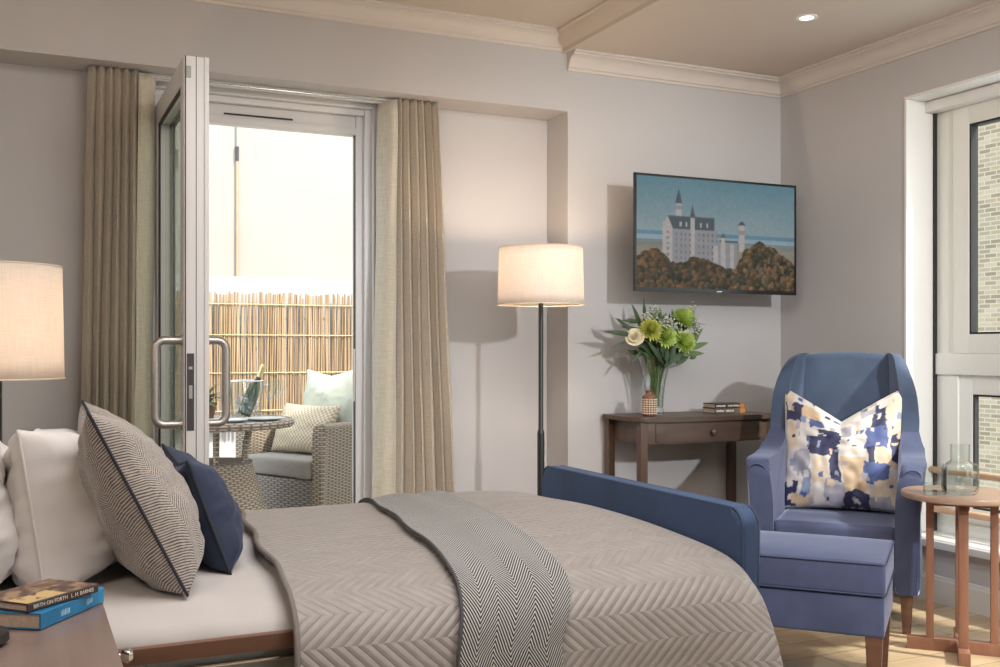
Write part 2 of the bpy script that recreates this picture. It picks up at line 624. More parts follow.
def smooth_pts(pts, n=8, closed=False):
    """Catmull-Rom through the points"""
    P = [Vector(p) for p in pts]
    out = []
    L = len(P)
    rng = range(L) if closed else range(L - 1)
    for i in rng:
        p0 = P[(i - 1) % L] if (closed or i > 0) else P[i]
        p1 = P[i]
        p2 = P[(i + 1) % L]
        p3 = P[(i + 2) % L] if (closed or i + 2 < L) else p2
        for k in range(n):
            t = k / n
            out.append(0.5 * ((2 * p1) + (p2 - p0) * t + (2 * p0 - 5 * p1 + 4 * p2 - p3) * t * t + (3 * p1 - p0 - 3 * p2 + p3) * t ** 3))
    if not closed:
        out.append(P[-1])
    return out


def slab(name, mat, outline, x0, x1, bev=0.03, seg=4, parent=None, warp=None, plane='yz'):
    """outline in a plane, given thickness along the third axis, rounded edges"""
    bm = bmesh.new()
    def P(a, b, t):
        return {'yz': (t, a, b), 'xz': (a, t, b), 'xy': (a, b, t)}[plane]
    A = [bm.verts.new(P(a, b, x0)) for a, b in outline]
    B = [bm.verts.new(P(a, b, x1)) for a, b in outline]
    n = len(outline)
    f1 = bm.faces.new(A); f2 = bm.faces.new(list(reversed(B)))
    for i in range(n):
        bm.faces.new((A[i], B[i], B[(i + 1) % n], A[(i + 1) % n]))
    if bev:
        bmesh.ops.bevel(bm, geom=list(f1.edges) + list(f2.edges), offset=bev, segments=seg, profile=0.6, affect='EDGES', clamp_overlap=True)
    if warp:
        for v in bm.verts:
            v.co = Vector(warp(*v.co))
    o = fin(name, bm, mat, parent, smooth=True, angle=70)
    if bev > 0.01:
        w_ = o.modifiers.new('wn', 'WEIGHTED_NORMAL')
        w_.keep_sharp = True
    return o


def grid_obj(name, mat, fn, nu, nv, parent=None, uv=None, thick=0.0, closed_u=False, colfn=None, offset=-1.0):
    """surface fn(u,v) in 0..1 -> xyz; uv(u,v) in metres"""
    vs = []
    for j in range(nv + 1):
        for i in range(nu + 1):
            vs.append(fn(i / nu, j / nv))
    fs = []
    W = nu + 1
    for j in range(nv):
        for i in range(nu):
            a = j * W + i
            fs.append((a, a + 1, a + W + 1, a + W))
    me = bpy.data.meshes.new(name)
    me.from_pydata([tuple(v) for v in vs], [], fs)
    if uv:
        l = me.uv_layers.new(name='UVMap')
        uvs = [uv(i / nu, j / nv) for j in range(nv + 1) for i in range(nu + 1)]
        idx = np.empty(len(me.loops), dtype=np.int32)
        me.loops.foreach_get('vertex_index', idx)
        l.data.foreach_set('uv', np.array(uvs, dtype=np.float32)[idx].ravel())
    if colfn is not None:
        att = me.color_attributes.new('paint', 'BYTE_COLOR', 'POINT')
        cs = np.array([(*colfn(i / nu, j / nv), 1.0) for j in range(nv + 1) for i in range(nu + 1)], dtype=np.float32)
        att.data.foreach_set('color', cs.ravel())
    o = link(name, me, mat, parent)
    if thick:
        md = o.modifiers.new('solid', 'SOLIDIFY')
        md.thickness = thick
        md.offset = offset
    return o


def sub(o, lv=1):
    m = o.modifiers.new('sub', 'SUBSURF')
    m.levels = lv
    m.render_levels = lv
    return o


def pillow_obj(name, mat, w, h, t, n=36, parent=None, colfn=None, pinch=0.07, chop=0.0, seed=1, wr=0.006, uvs=1.0, sag=0.0, ex=2.4, pw=0.52, asym=0.0, drop=0.0):
    """stuffed cushion in local XZ plane (x width, z height, y thickness), base at z=0"""
    def shape(u, v, sgn):
        a, b = 2 * u - 1, 2 * v - 1
        ea = 1 - abs(a) ** ex
        eb = 1 - abs(b) ** ex
        th = t * 0.5 * (1 - sgn * asym) * max(0.0, ea * eb) ** pw
        x = a * w / 2 * (1 - pinch * (1 - b * b))
        zz = b * h / 2 * (1 - pinch * (1 - a * a))
        if chop and b > -0.2:
            zz -= chop * ((1 - abs(a)) ** 1.15 * 1.15 - 0.06) * ((b + 0.2) / 1.2) ** 1.6
        if drop and b > 0:
            zz -= drop * b * max(0.0, a) ** 2
        nz = noise.noise(Vector((a * 2.2 + seed * 7, b * 2.2, sgn * 3.0)))
        nz2 = noise.noise(Vector((a * 6 + seed * 3, b * 6, sgn * 5.0)))
        th2 = th + (nz * wr * 1.6 + nz2 * wr) * min(1, th / 0.02)
        if sag:
            th2 *= 1 + sag * (-b) * 0.5
        return Vector((x, sgn * max(0.0008, th2), zz + h / 2))
    vs, fs, uvl, cl = [], [], [], []
    W = n + 1
    for sgn in (-1, 1):
        base = len(vs)
        for j in range(W):
            for i in range(W):
                vs.append(tuple(shape(i / n, j / n, sgn)))
                uvl.append((i / n * w * uvs, j / n * h * uvs))
                if colfn: cl.append((*colfn(i / n if sgn < 0 else 1 - i / n, j / n), 1.0))
        for j in range(n):
            for i in range(n):
                a = base + j * W + i
                q = (a, a + 1, a + W + 1, a + W)
                fs.append(q if sgn < 0 else q[::-1])
    # close the rim
    ring = [i for i in range(W)] + [j * W + n for j in range(1, W)] + [n * W + i for i in range(n - 1, -1, -1)] + [j * W for j in range(n - 1, 0, -1)]
    off = W * W
    for k in range(len(ring)):
        a, b = ring[k], ring[(k + 1) % len(ring)]
        fs.append((b, a, a + off, b + off))
    me = bpy.data.meshes.new(name)
    me.from_pydata(vs, [], fs)
    l = me.uv_layers.new(name='UVMap')
    idx = np.empty(len(me.loops), dtype=np.int32)
    me.loops.foreach_get('vertex_index', idx)
    l.data.foreach_set('uv', np.array(uvl, dtype=np.float32)[idx].ravel())
    if colfn:
        att = me.color_attributes.new('paint', 'BYTE_COLOR', 'POINT')
        att.data.foreach_set('color', np.array(cl, dtype=np.float32).ravel())
    o = link(name, me, mat, parent)
    rim = [((Vector(vs[i]) + Vector(vs[i + off])) / 2) for i in ring]
    return o, rim


def frame_mat(origin, xdir, zdir):
    """matrix with local x along xdir and local z near zdir"""
    x = Vector(xdir).normalized()
    z = Vector(zdir)
    z = (z - x * z.dot(x)).normalized()
    y = z.cross(x)
    m = Matrix((x, y, z)).transposed().to_4x4()
    m.translation = Vector(origin)
    return m


def text_obj(name, txt, size, mat, m, parent=None, ext=0.0003):
    cu = bpy.data.curves.new(name, 'FONT')
    cu.body = txt
    cu.size = size
    cu.extrude = ext
    cu.align_x = 'CENTER'
    cu.align_y = 'CENTER'
    o = bpy.data.objects.new(name, cu)
    COL.objects.link(o)
    dg = bpy.context.evaluated_depsgraph_get()
    me = bpy.data.meshes.new_from_object(o.evaluated_get(dg))
    bpy.data.objects.remove(o)
    me.materials.clear()
    me.transform(m)
    return link(name, me, mat, parent, smooth=False)


def struct(o):
    o['kind'] = 'structure'
    return o

# ================================================================ ROOM SHELL
XL, XR, YF, YB, YR = -1.6, 3.62, -2.6, 4.30, 4.51      # YB main wall plane, YR recess plane
ZC, ZC2, ZS = 2.50, 2.585, 2.225
WY0, WY1, WZ0, WZ1 = 0.3, 3.46, 0.24, 2.236             # window opening in the right wall

struct(box('floor', 'floor', XL, XR + 0.3, YF, 4.72, -0.08, 0))
bm = bmesh.new()
add_box(bm, XL, 2.33, YF, 4.72, ZC2, ZC2 + 0.15)
add_box(bm, 2.33, XR + 0.3, YF, 4.72, ZC, ZC2 + 0.15)
struct(fin('ceiling', bm, 'ceil'))
bm = bmesh.new()
add_box(bm, 2.35, XR + 0.3, YB, 4.72, 0, ZC)
add_box(bm, XL, 2.35, YB, 4.72, ZS, ZC2)
add_box(bm, XL, 0.44, YR, 4.72, 0, ZS)
add_box(bm, 1.50, 2.35, YR, 4.72, 0, ZS)
struct(fin('wall_back', bm, 'wall'))
bm = bmesh.new()
add_box(bm, XR, XR + 0.3, WY1, YB, 0, ZC)
add_box(bm, XR, XR + 0.3, WY0, WY1, 0, WZ0)
add_box(bm, XR, XR + 0.3, WY0, WY1, WZ1, ZC)
add_box(bm, XR, XR + 0.3, YF, WY0, 0, ZC)
struct(fin('wall_right', bm, 'wall'))
bm = bmesh.new()
add_box(bm, XL - 0.12, XR + 0.3, YF - 0.15, YF, 2.1, ZC2)
add_box(bm, XL - 0.12, 2.2, YF - 0.15, YF, 0.0, 2.1)
struct(fin('wall_front', bm, 'wall'))  # unseen wall, put in with this opening to hold back frontal daylight
struct(box('ground', 'patio', -14, 14, -30, YF, -0.30, -0.10))  # unseen ground, added to block background light from below
struct(box('wall_left', 'wall', XL - 0.12, XL, YF, 4.72, 0, ZC2))


def cornice(name, x0, x1, y0, y1, ztop, side, m='trim', k0=0.0, k1=0.0):
    """coved cornice; side 'y' runs along x on the wall y=y0, side 'x' runs along y on the wall x=x0"""
    prof = [(0, -0.085), (0.010, -0.085), (0.012, -0.074), (0.020, -0.070)]
    for i in range(7):
        a = PI / 2 * i / 6
        prof.append((0.020 + 0.048 * (1 - math.cos(a)), -0.070 + 0.048 * math.sin(a)))
    prof += [(0.072, -0.020), (0.072, -0.012), (0.084, -0.010), (0.084, 0), (0, 0)]
    bm = bmesh.new()
    A, B = [], []
    for d, z in prof:
        if side == 'y':
            A.append(bm.verts.new((x0 + k0 * d, y0 - d, ztop + z)))
            B.append(bm.verts.new((x1 - k1 * d, y0 - d, ztop + z)))
        else:
            A.append(bm.verts.new((x0 - d, y0 + k0 * d, ztop + z)))
            B.append(bm.verts.new((x0 - d, y1 - k1 * d, ztop + z)))
    n = len(prof)
    for i in range(n):
        bm.faces.new((A[i], A[(i + 1) % n], B[(i + 1) % n], B[i]))
    bm.faces.new(A); bm.faces.new(B)
    return struct(fin(name, bm, m, smooth=True, angle=30))


cornice('trim_1', 2.345, XR, YB, YB, ZC, 'y', k1=1)
cornice('trim_2', XR, XR, YF, YB, ZC, 'x', k1=1)
cornice('trim_3', XL, 2.33, YB, YB, ZC2, 'y', k1=1)
# moulding along the step in the ceiling
bm = bmesh.new()
prof = [(2.33, ZC2), (2.255, ZC2), (2.256, ZC2 - 0.010), (2.268, ZC2 - 0.014), (2.285, ZC2 - 0.045), (2.315, ZC2 - 0.070), (2.318, ZC2 - 0.088), (2.33, ZC2 - 0.088)]
A = [bm.verts.new((x, YF, z)) for x, z in prof]
B = [bm.verts.new((x, YB, z)) for x, z in prof]
for i in range(len(prof)):
    j = (i + 1) % len(prof)
    bm.faces.new((A[i], A[j], B[j], B[i]))
bm.faces.new(A); bm.faces.new(B)
struct(fin('trim_4', bm, 'ceil', smooth=True, angle=30))


def skirting(name, segs):
    bm = bmesh.new()
    for x0, x1, y0, y1 in segs:
        add_box(bm, x0, x1, y0, y1, 0, 0.10)
        # thinner top moulding
        cx = 0.005
        add_box(bm, x0 + (cx if x1 - x0 < 0.05 else 0), x1, y0 + (cx if y1 - y0 < 0.05 else 0), y1, 0.10, 0.116)
    return struct(fin(name, bm, 'white'))


skirting('baseboard_back', [(2.35, XR, YB - 0.016, YB), (1.50, 2.35, YR - 0.016, YR), (XL, 0.44, YR - 0.016, YR)])
skirting('baseboard_right', [(XR - 0.018, XR, YF, YB - 0.016)])

# ---------------------------------------------------------------- window in the right wall
# white lining of the reveal and the sill board
bm = bmesh.new()
add_box(bm, XR - 0.004, 3.83, WY1 - 0.012, WY1, WZ0 + 0.03, WZ1)            # far jamb lining
add_box(bm, XR - 0.004, 3.83, WY0, WY1 - 0.012, WZ1 - 0.012, WZ1)            # head lining
struct(fin('trim_5', bm, 'white'))
bm = bmesh.new()
add_box(bm, XR - 0.035, 3.82, WY0, WY1 - 0.012, WZ0 - 0.002, WZ0 + 0.03, 0.006)
struct(fin('trim_6', bm, 'white', smooth=True))
win = thing('window_1', None, None, (3.84, 2.2, 0))
struct(win)
FX0, FX1 = 3.80 - 3.84, 3.88 - 3.84


def wy(y): return y - 2.2


bm = bmesh.new()
a, b = wy(WY0), wy(WY1 - 0.012)
add_box(bm, FX0 + 0.001, FX1, a + 0.056, wy(2.119), WZ0 + 0.03, WZ0 + 0.085, 0.003)
add_box(bm, FX0 + 0.001, FX1, a + 0.056, wy(2.119), WZ1 - 0.072, WZ1 - 0.012, 0.003)
add_box(bm, FX0 + 0.001, FX1, wy(2.191), b - 0.121, WZ0 + 0.03, WZ0 + 0.085, 0.003)
add_box(bm, FX0 + 0.001, FX1, wy(2.191), b - 0.121, WZ1 - 0.072, WZ1 - 0.012, 0.003)
add_box(bm, FX0, FX1, b - 0.12, b, WZ0 + 0.03, WZ1 - 0.012, 0.004)
add_box(bm, FX0, FX1, a, a + 0.055, WZ0 + 0.03, WZ1 - 0.012, 0.004)
add_box(bm, FX0, FX1, wy(2.12), wy(2.19), WZ0 + 0.03, WZ1 - 0.012, 0.004)
o = fin('window_frame', bm, 'upvc_win', win, smooth=True)
# opening sashes upper and lower, set proud of the frame
for zs0, zs1 in ((1.08, WZ1 - 0.06), (WZ0 + 0.07, 0.985)):
    for y0, y1 in ((wy(2.18), b - 0.105), (a + 0.03, wy(2.13))):
        bm = bmesh.new()
        t = 0.085
        up = zs0 > 1
        x0, x1 = (-0.052, -0.005) if up else (-0.030, 0.0)
        add_box(bm, x0, x1, y0, y0 + t, zs0, zs1, 0.004)
        add_box(bm, x0, x1, y1 - t, y1, zs0, zs1, 0.004)
        add_box(bm, x0, x1, y0 + t, y1 - t, zs0, zs0 + t, 0.004)
        add_box(bm, x0, x1, y0 + t, y1 - t, zs1 - t, zs1, 0.004)
        s = fin('sash', bm, 'upvc_win', win, smooth=True)
        bm = bmesh.new()
        g = 0.009
        Y0, Y1, Z0, Z1 = y0 + t, y1 - t, zs0 + t, zs1 - t
        add_box(bm, x0 + 0.004, x1, Y0, Y0 + g, Z0, Z1)
        add_box(bm, x0 + 0.004, x1, Y1 - g, Y1, Z0, Z1)
        add_box(bm, x0 + 0.004, x1, Y0 + g, Y1 - g, Z0, Z0 + g)
        add_box(bm, x0 + 0.004, x1, Y0 + g, Y1 - g, Z1 - g, Z1)
        fin('gasket', bm, 'gasket', s)
        box('pane', 'pane', x0 + 0.02, x0 + 0.026, Y0 + g, Y1 - g, Z0 + g, Z1 - g, parent=s)
bm = bmesh.new()
add_box(bm, FX0 - 0.012, FX1, a, b, 0.985, 1.08, 0.004)
fin('transom', bm, 'upvc_win', win, smooth=True)
# dark joint / blind channel beside the frame
bm = bmesh.new()
add_box(bm, -0.062, -0.042, b - 0.008, b - 0.002, WZ0 + 0.032, WZ1 - 0.06)
fin('blind_channel', bm, 'gasket', win)
bm = bmesh.new()
add_box(bm, -0.11, -0.045, a, b, WZ1 - 0.062, WZ1 - 0.014, 0.006)
fin('blind_cassette', bm, 'white', win, smooth=True)

for z, r in ((0.552, 'upper'), (0.375, 'lower')):
    o = tube('guard_rail', 'pole_wood', [(3.766, WY0 + 0.001, z), (3.766, WY1 - 0.013, z)], 0.015, seg=14)
    tag(o, '%s horizontal wooden rail across the low window behind the round side table' % r, 'rail')

# brick house seen through the window
bm = bmesh.new()
add_box(bm, 15.0, 15.5, -6, 30, -6, 6.3)
o = fin('brick_building', bm, 'brick')
tag(o, 'pale brick building across the way seen through the right window', 'building')

# ---------------------------------------------------------------- balcony door
# fixed frame in the back wall
bm = bmesh.new()
DL, DR, DT = 0.44, 1.50, 2.09
add_box(bm, DL, 0.50, YR - 0.012, 4.62, 0, ZS, 0.003)
add_box(bm, 1.455, DR, YR - 0.012, 4.62, 0, ZS, 0.003)
add_box(bm, 1.425, 1.457, YR + 0.022, 4.62, 0, ZS, 0.003)
add_box(bm, 1.392, 1.427, YR + 0.052, 4.62, 0, ZS, 0.003)
add_box(bm, 0.50, 0.545, YR + 0.03, 4.62, 0, ZS, 0.003)
add_box(bm, 0.501, 1.454, YR - 0.006, 4.62, ZS - 0.035, ZS - 0.0005, 0.003)
add_box(bm, 0.50, 1.424, YR + 0.024, 4.62, ZS - 0.062, ZS - 0.0355, 0.003)
add_box(bm, 0.546, 1.391, YR + 0.058, 4.62, 2.1085, ZS - 0.0625, 0.003)
add_box(bm, 0.546, 1.391, YR + 0.045, 4.62, 2.078, 2.108, 0.003)
add_box(bm, 0.546, 1.391, YR + 0.035, 4.62, 0, 0.03, 0.003)
dfr = struct(fin('door_frame', bm, 'upvc', smooth=True))
bm = bmesh.new()
add_box(bm, 0.80, 1.10, YR + 0.050, YR + 0.062, 2.118, 2.124)
fin('trickle_vent', bm, 'gasket', dfr)
bm = bmesh.new()
add_box(bm, 1.3905, 1.394, YR + 0.06, YR + 0.09, 0, 2.08)
fin('gasket', bm, 'gasket', dfr)
bm = bmesh.new()
add_box(bm, 1.3875, 1.3925, YR + 0.062, YR + 0.085, 0.86, 1.10)
fin('strike_plate', bm, 'steel', dfr)

# the leaf, standing open into the room
leaf = thing('door_1', None, None, (0.545, 4.50, 0), R(0.0))
struct(leaf)
LX0, LX1 = -0.038, 0.034
LL = 0.84                                                     # leaf width, running toward the camera (-y)
LT = 2.105
bm = bmesh.new()
st = 0.085
add_box(bm, LX0, LX1, -LL, -LL + st, 0.02, LT, 0.004)
add_box(bm, LX0, LX1, -st, 0, 0.02, LT, 0.004)
add_box(bm, LX0, LX1, -LL + st, -st, 0.02, 0.02 + st, 0.004)
add_box(bm, LX0, LX1, -LL + st, -st, LT - st, LT, 0.004)
add_box(bm, LX1 - 0.004, LX1 + 0.012, -LL - 0.006, -LL + 0.03, 0.02, LT + 0.0, 0.003)
add_box(bm, LX1 - 0.004, LX1 + 0.012, -LL, 0, LT - 0.03, LT, 0.003)
fin('leaf_frame', bm, 'upvc', leaf, smooth=True)
bm = bmesh.new()
add_box(bm, LX0 + 0.003, LX0 + 0.007, -LL - 0.0015, -LL + 0.004, 0.02, LT)
add_box(bm, LX0 + 0.040, LX0 + 0.042, -LL - 0.0012, -LL + 0.004, 0.02, LT)
fin('edge_groove', bm, 'gasket', leaf)  # dark strips drawn in place of the shaded groove in the leaf edge
bm = bmesh.new()
for s in (LX0 + 0.004, LX1 - 0.012):
    for (y0, y1, z0, z1) in ((-LL + st, -LL + st + 0.012, 0.1, LT - st), (-st - 0.012, -st, 0.1, LT - st), (-LL + st, -st, 0.105, 0.117), (-LL + st, -st, LT - st - 0.012, LT - st)):
        add_box(bm, s, s + 0.008, y0, y1, z0, z1)
fin('gasket', bm, 'gasket', leaf)
box('door_pane', 'leafpane', -0.008, 0.004, -LL + st, -st, 0.105, LT - st, parent=leaf)
bm = bmesh.new()
add_box(bm, LX0 + 0.010, LX0 + 0.034, -LL - 0.0025, -LL + 0.002, 0.82, 1.085, 0.001)
lk = fin('lock_plate', bm, 'darkplate', leaf)
bm = bmesh.new()
add_box(bm, LX0 + 0.016, LX0 + 0.028, -LL - 0.005, -LL - 0.001, 0.93, 0.975, 0.001)
add_box(bm, LX0 + 0.016, LX0 + 0.028, -LL - 0.0035, -LL - 0.001, 1.03, 1.04)
fin('latch', bm, 'steel', lk)
for z in (2.05,):
    bm = bmesh.new()
    add_box(bm, LX0 + 0.008, LX0 + 0.024, -LL - 0.003, -LL + 0.002, z - 0.02, z + 0.02, 0.001)
    fin('keep', bm, 'grey', leaf)
for sx, side in ((-1, LX0), (1, LX1)):
    yh = -LL + 0.045
    d = 0.088 if sx < 0 else 0.078
    pts = [(side, yh, 1.13)]
    pts += [(side + sx * (d - 0.03 + 0.03 * math.sin(a)), yh, 1.10 + 0.03 * math.cos(a)) for a in [PI / 2 * k / 5 for k in range(6)]]
    pts += [(side + sx * (d - 0.03 + 0.03 * math.cos(a)), yh, 0.87 - 0.03 * math.sin(a)) for a in [PI / 2 * k / 5 for k in range(6)]]
    pts += [(side, yh, 0.84)]
    h = tube('pull_handle', 'steel', pts, 0.0145, leaf, seg=12)
    for z in (1.13, 0.84):
        o = lathe('handle_rose', 'steel', [(0.019, 0), (0.019, 0.006), (0.0, 0.006)], h, seg=16)
        o.rotation_euler = (0, R(90) * sx, 0)
        o.location = (side, yh, z)
# hinges on the frame side
for z in (0.25, 1.05, 1.90):
    tube('hinge', 'steel', [(0.05, 0.012, z - 0.04), (0.05, 0.012, z + 0.04)], 0.008, leaf)

# curtain track under the bulkhead
tr = box('curtain_track', 'white', 0.26, 1.72, 4.425, 4.445, ZS - 0.022, ZS - 0.001)
tag(tr, 'thin white curtain track fixed under the bulkhead above the balcony door', 'curtain track')
tube('track_cord', 'chrome', [(0.45, 4.418, ZS - 0.016), (1.55, 4.418, ZS - 0.016)], 0.004, tr)

# ---------------------------------------------------------------- curtains


def curtain(name, label, xt0, xt1, xb0, xb1, npl, seed, ztop, zbot, yc=4.40, yb=4.38, group=None):
    rnd = random.Random(seed)
    ph = [rnd.uniform(-0.5, 0.5) for _ in range(npl + 3)]
    am = [rnd.uniform(0.75, 1.15) for _ in range(npl + 3)]

    def fn(u, v):
        t = v                                      # 0 top, 1 bottom
        k = u * npl
        i = int(min(k, npl - 1e-6))
        f = k - i
        sh = 2.0 * abs(math.sin(PI * f)) ** 0.55 - 1.0
        A = (0.026 + 0.012 * t) * am[i]
        x = (xt0 + (xt1 - xt0) * u) * (1 - t) + (xb0 + (xb1 - xb0) * u) * t
        x += 0.007 * math.sin(2 * PI * f) + 0.012 * ph[i] * t * math.sin(PI * f)
        x += 0.006 * noise.noise(Vector((u * 7 + seed, v * 3, 0)))
        y = (yc * (1 - t) + yb * t) - A * sh + 0.008 * noise.noise(Vector((u * 9, v * 4, seed)))
        if t < 0.03:
            y = yc + (y - yc) * 0.9
        return Vector((x, y, ztop + (zbot - ztop) * t))
    Wd = npl * 0.16
    root = thing(name, label, 'curtain', ((xt0 + xt1) / 2, yc, 0), 0, group)
    o = grid_obj('curtain_panel', 'curtain', lambda u, v: fn(u, v) - root.location, npl * 30, 60, root,
                 uv=lambda u, v: (u * Wd, v * 2.2), thick=0.003)
    return root


c = curtain('curtain', 'beige linen curtain hanging left of the open balcony door', 0.245, 0.435, 0.205, 0.415, 6, 3, ZS - 0.002, 0.02, group=None)


def lining(root, xt0, xt1, xb0, xb1, ya, yb_, seed):
    def fn(u, v):
        x = (xt0 + (xt1 - xt0) * u) * (1 - v) + (xb0 + (xb1 - xb0) * u) * v
        y = ya + (yb_ - ya) * u + 0.014 * math.sin(u * 5 + 1.5 * v + seed)
        x += 0.006 * noise.noise(Vector((u * 2, v * 5, seed)))
        return Vector((x, y, ZS - 0.012 + (0.02 - ZS + 0.012) * v)) - root.location
    return grid_obj('lining', 'lining', fn, 20, 50, root, uv=lambda u, v: (u * 0.15, v * 2.2), thick=0.003)


lining(c, 0.432, 0.50, 0.405, 0.485, 4.372, 4.44, 1.0)
c2 = curtain('curtain', 'beige linen curtain hanging between the balcony door and floor lamp', 1.525, 1.735, 1.515, 1.835, 6, 8, ZS - 0.002, 0.02)
lining(c2, 1.465, 1.528, 1.425, 1.52, 4.45, 4.37, 2.0)

# ================================================================ BALCONY
struct(box('floor_patio', 'patio', -3.0, 5.5, 4.72, 11, -0.08, 0.0))
o = box('coping_wall', 'render2', -3.0, 5.0, 7.52, 7.75, 0, 1.62)
tag(o, 'white rendered balcony wall standing behind the bamboo screen', 'wall')
o = box('facing_building', 'render', -6, 9, 11.0, 11.4, -1, 9)
tag(o, 'sunlit cream building rising beyond the balcony wall', 'building')
fb = o
px = onx = 0
bm = bmesh.new()
add_tube(bm, [(2.06, 10.98, -1.0), (2.06, 10.98, 3.07)], 0.012, 8)
pipe = fin('drainpipe', bm, 'pole_wood', smooth=True)
tag(pipe, 'thin tan pipe running up the cream building, dark joint near its top', 'pipe')
tube('pipe_joint', 'darkplate', [(2.06, 10.98, 3.07), (2.06, 10.98, 3.22)], 0.018, pipe)
tube('pipe_tip', 'grey', [(2.06, 10.98, 3.22), (2.06, 10.98, 3.52)], 0.008, pipe)

# bamboo screen: reeds and wire-bound bands
rnd = random.Random(5)
bm = bmesh.new()
x = -0.6
while x < 3.4:
    r = rnd.uniform(0.0045, 0.009)
    top = 1.50 + rnd.uniform(-0.012, 0.012) - (0.02 if rnd.random() < 0.08 else 0)
    lean = rnd.uniform(-0.010, 0.010)
    add_tube(bm, [(x + lean, 7.46 + rnd.uniform(-0.008, 0.008), 0.52), (x, 7.46 + rnd.uniform(-0.01, 0.01), 1.0), (x - lean, 7.46, top)], r, 5)
    x += r * 1.9 + (rnd.uniform(-0.002, 0.004) if rnd.random() < 0.8 else rnd.uniform(0.004, 0.010))
scr = fin('bamboo_screen', bm, 'bamboo', smooth=True)
tag(scr, 'split bamboo reed screen tied along the balcony wall', 'screen')
for z in (0.66, 0.93, 1.20, 1.42):
    tube('binding_wire', 'goldfoil', [(-0.6, 7.444, z), (3.4, 7.444, z)], 0.004, scr, seg=6)

# wicker tub chair ------------------------------------------------
CH = Vector((1.70, 6.31, 0))
CHR = R(-64)
wch = thing('wicker_armchair', 'woven wicker tub armchair with grey seat pad on the balcony', 'chair', CH, CHR)


def tub_path(s):
    """plan U, s 0..1 from left arm front, round the back, to right arm front (front is -y)"""
    L = 0.34
    total = L + PI * 0.34 + L
    d = s * total
    if d < L:
        return Vector((-0.36, -0.32 + d, 0)), Vector((-1, 0, 0))
    if d < L + PI * 0.34:
        a = (d - L) / 0.34
        return Vector((-0.36 * math.cos(a), 0.02 + 0.34 * math.sin(a), 0)), Vector((-math.cos(a), math.sin(a), 0))
    d -= L + PI * 0.34
    return Vector((0.36, 0.02 - d, 0)), Vector((1, 0, 0))


def tub_top(s):
    b = math.exp(-((s - 0.5) / 0.20) ** 4)
    return 0.64 + 0.22 * b


def tub(u, v):
    p, nrm = tub_path(u)
    top = tub_top(u)
    th = 0.035
    # v: outside bottom -> top roll -> inside down to seat
    if v < 0.55:
        t = v / 0.55
        z = 0.03 + (top - 0.03) * t
        off = th * (0.5 + 0.7 * t)
    elif v < 0.7:
        a = (v - 0.55) / 0.15 * PI
        z = top + 0.028 * math.sin(a)
        off = th * (1.2 * math.cos(a))
    else:
        t = (v - 0.7) / 0.3
        z = top + (0.32 - top) * t
        off = -th * 1.2 + 0.01 * t
    return p + nrm * off + Vector((0, 0, z))


grid_obj('woven_shell', 'wicker', tub, 96, 60, wch, uv=lambda u, v: (u * 1.8, v * 1.5))
# arm ends, closed and rounded
for sx in (-1, 1):
    slab('arm_front', 'wicker', [(sx * 0.36 - 0.048, 0.03), (sx * 0.36 + 0.022, 0.03), (sx * 0.36 + 0.045, 0.58), (sx * 0.36 + 0.03, 0.655), (sx * 0.36, 0.668), (sx * 0.36 - 0.035, 0.65), (sx * 0.36 - 0.048, 0.60)],
         -0.345, -0.30, 0.012, 3, wch, plane='xz')
# woven seat apron


def apron(u, v):
    x = -0.33 + 0.66 * u
    y = -0.335 - 0.045 * math.sin(PI * u)
    return Vector((x, y, 0.03 + 0.31 * v))


grid_obj('seat_apron', 'wickerdark', apron, 24, 10, wch, uv=lambda u, v: (u * 0.62, v * 0.3), thick=0.02)
bm = bmesh.new()
add_box(bm, -0.31, 0.31, -0.37, 0.30, 0.34, 0.455, 0.045, 4)
o = fin('seat_pad', bm, 'cushgrey', wch, smooth=True, angle=70)
sub(o)
p, rim = pillow_obj('back_pad', 'cushgrey', 0.56, 0.46, 0.12, 20, wch, seed=4)
p.matrix_local = frame_mat((0, 0.265, 0.46), (1, 0, 0), (0, 0.16, 1))

# cushions on it (world placement)
Mch = Matrix.Translation(CH) @ Matrix.Rotation(CHR, 4, 'Z')
p, rim = pillow_obj('cushion', 'sage', 0.44, 0.42, 0.15, 28, None, seed=2, chop=0.03)
p.matrix_world = Mch @ frame_mat((0.0, 0.03, 0.565), (1, 0.12, 0.03), (0, 0.22, 1))
tag(p, 'plain pale sage square cushion at the back of the wicker chair', 'cushion')
p, rim = pillow_obj('cushion', 'beige', 0.50, 0.32, 0.16, 28, None, seed=6)
p.matrix_world = Mch @ frame_mat((-0.03, -0.16, 0.462), (1, 0.05, 0.0), (0, 0.42, 1))
tag(p, 'beige basket patterned lumbar cushion lying low on the wicker chair', 'cushion')

# wicker table ----------------------------------------------------
wt = thing('wicker_table', 'round wicker pedestal table standing on the balcony', 'table', (0.975, 5.80, 0))
lathe('table_top', 'tabletop', [(0.0, 0.690), (0.395, 0.690), (0.41, 0.700), (0.395, 0.712), (0, 0.712)], wt, 48)


def trim_ring(u, v):
    a = u * 2 * PI
    b = v * 2 * PI
    r = 0.405 + 0.018 * math.cos(b)
    return Vector((r * math.cos(a), r * math.sin(a), 0.695 + 0.022 * math.sin(b)))


grid_obj('woven_rim', 'wicker', trim_ring, 64, 10, wt, uv=lambda u, v: (u * 2.5, v * 0.12))


def skirt(u, v):
    a = u * 2 * PI
    r = 0.36 - 0.17 * (v ** 0.75)
    return Vector((r * math.cos(a), r * math.sin(a), 0.02 + 0.46 * v))


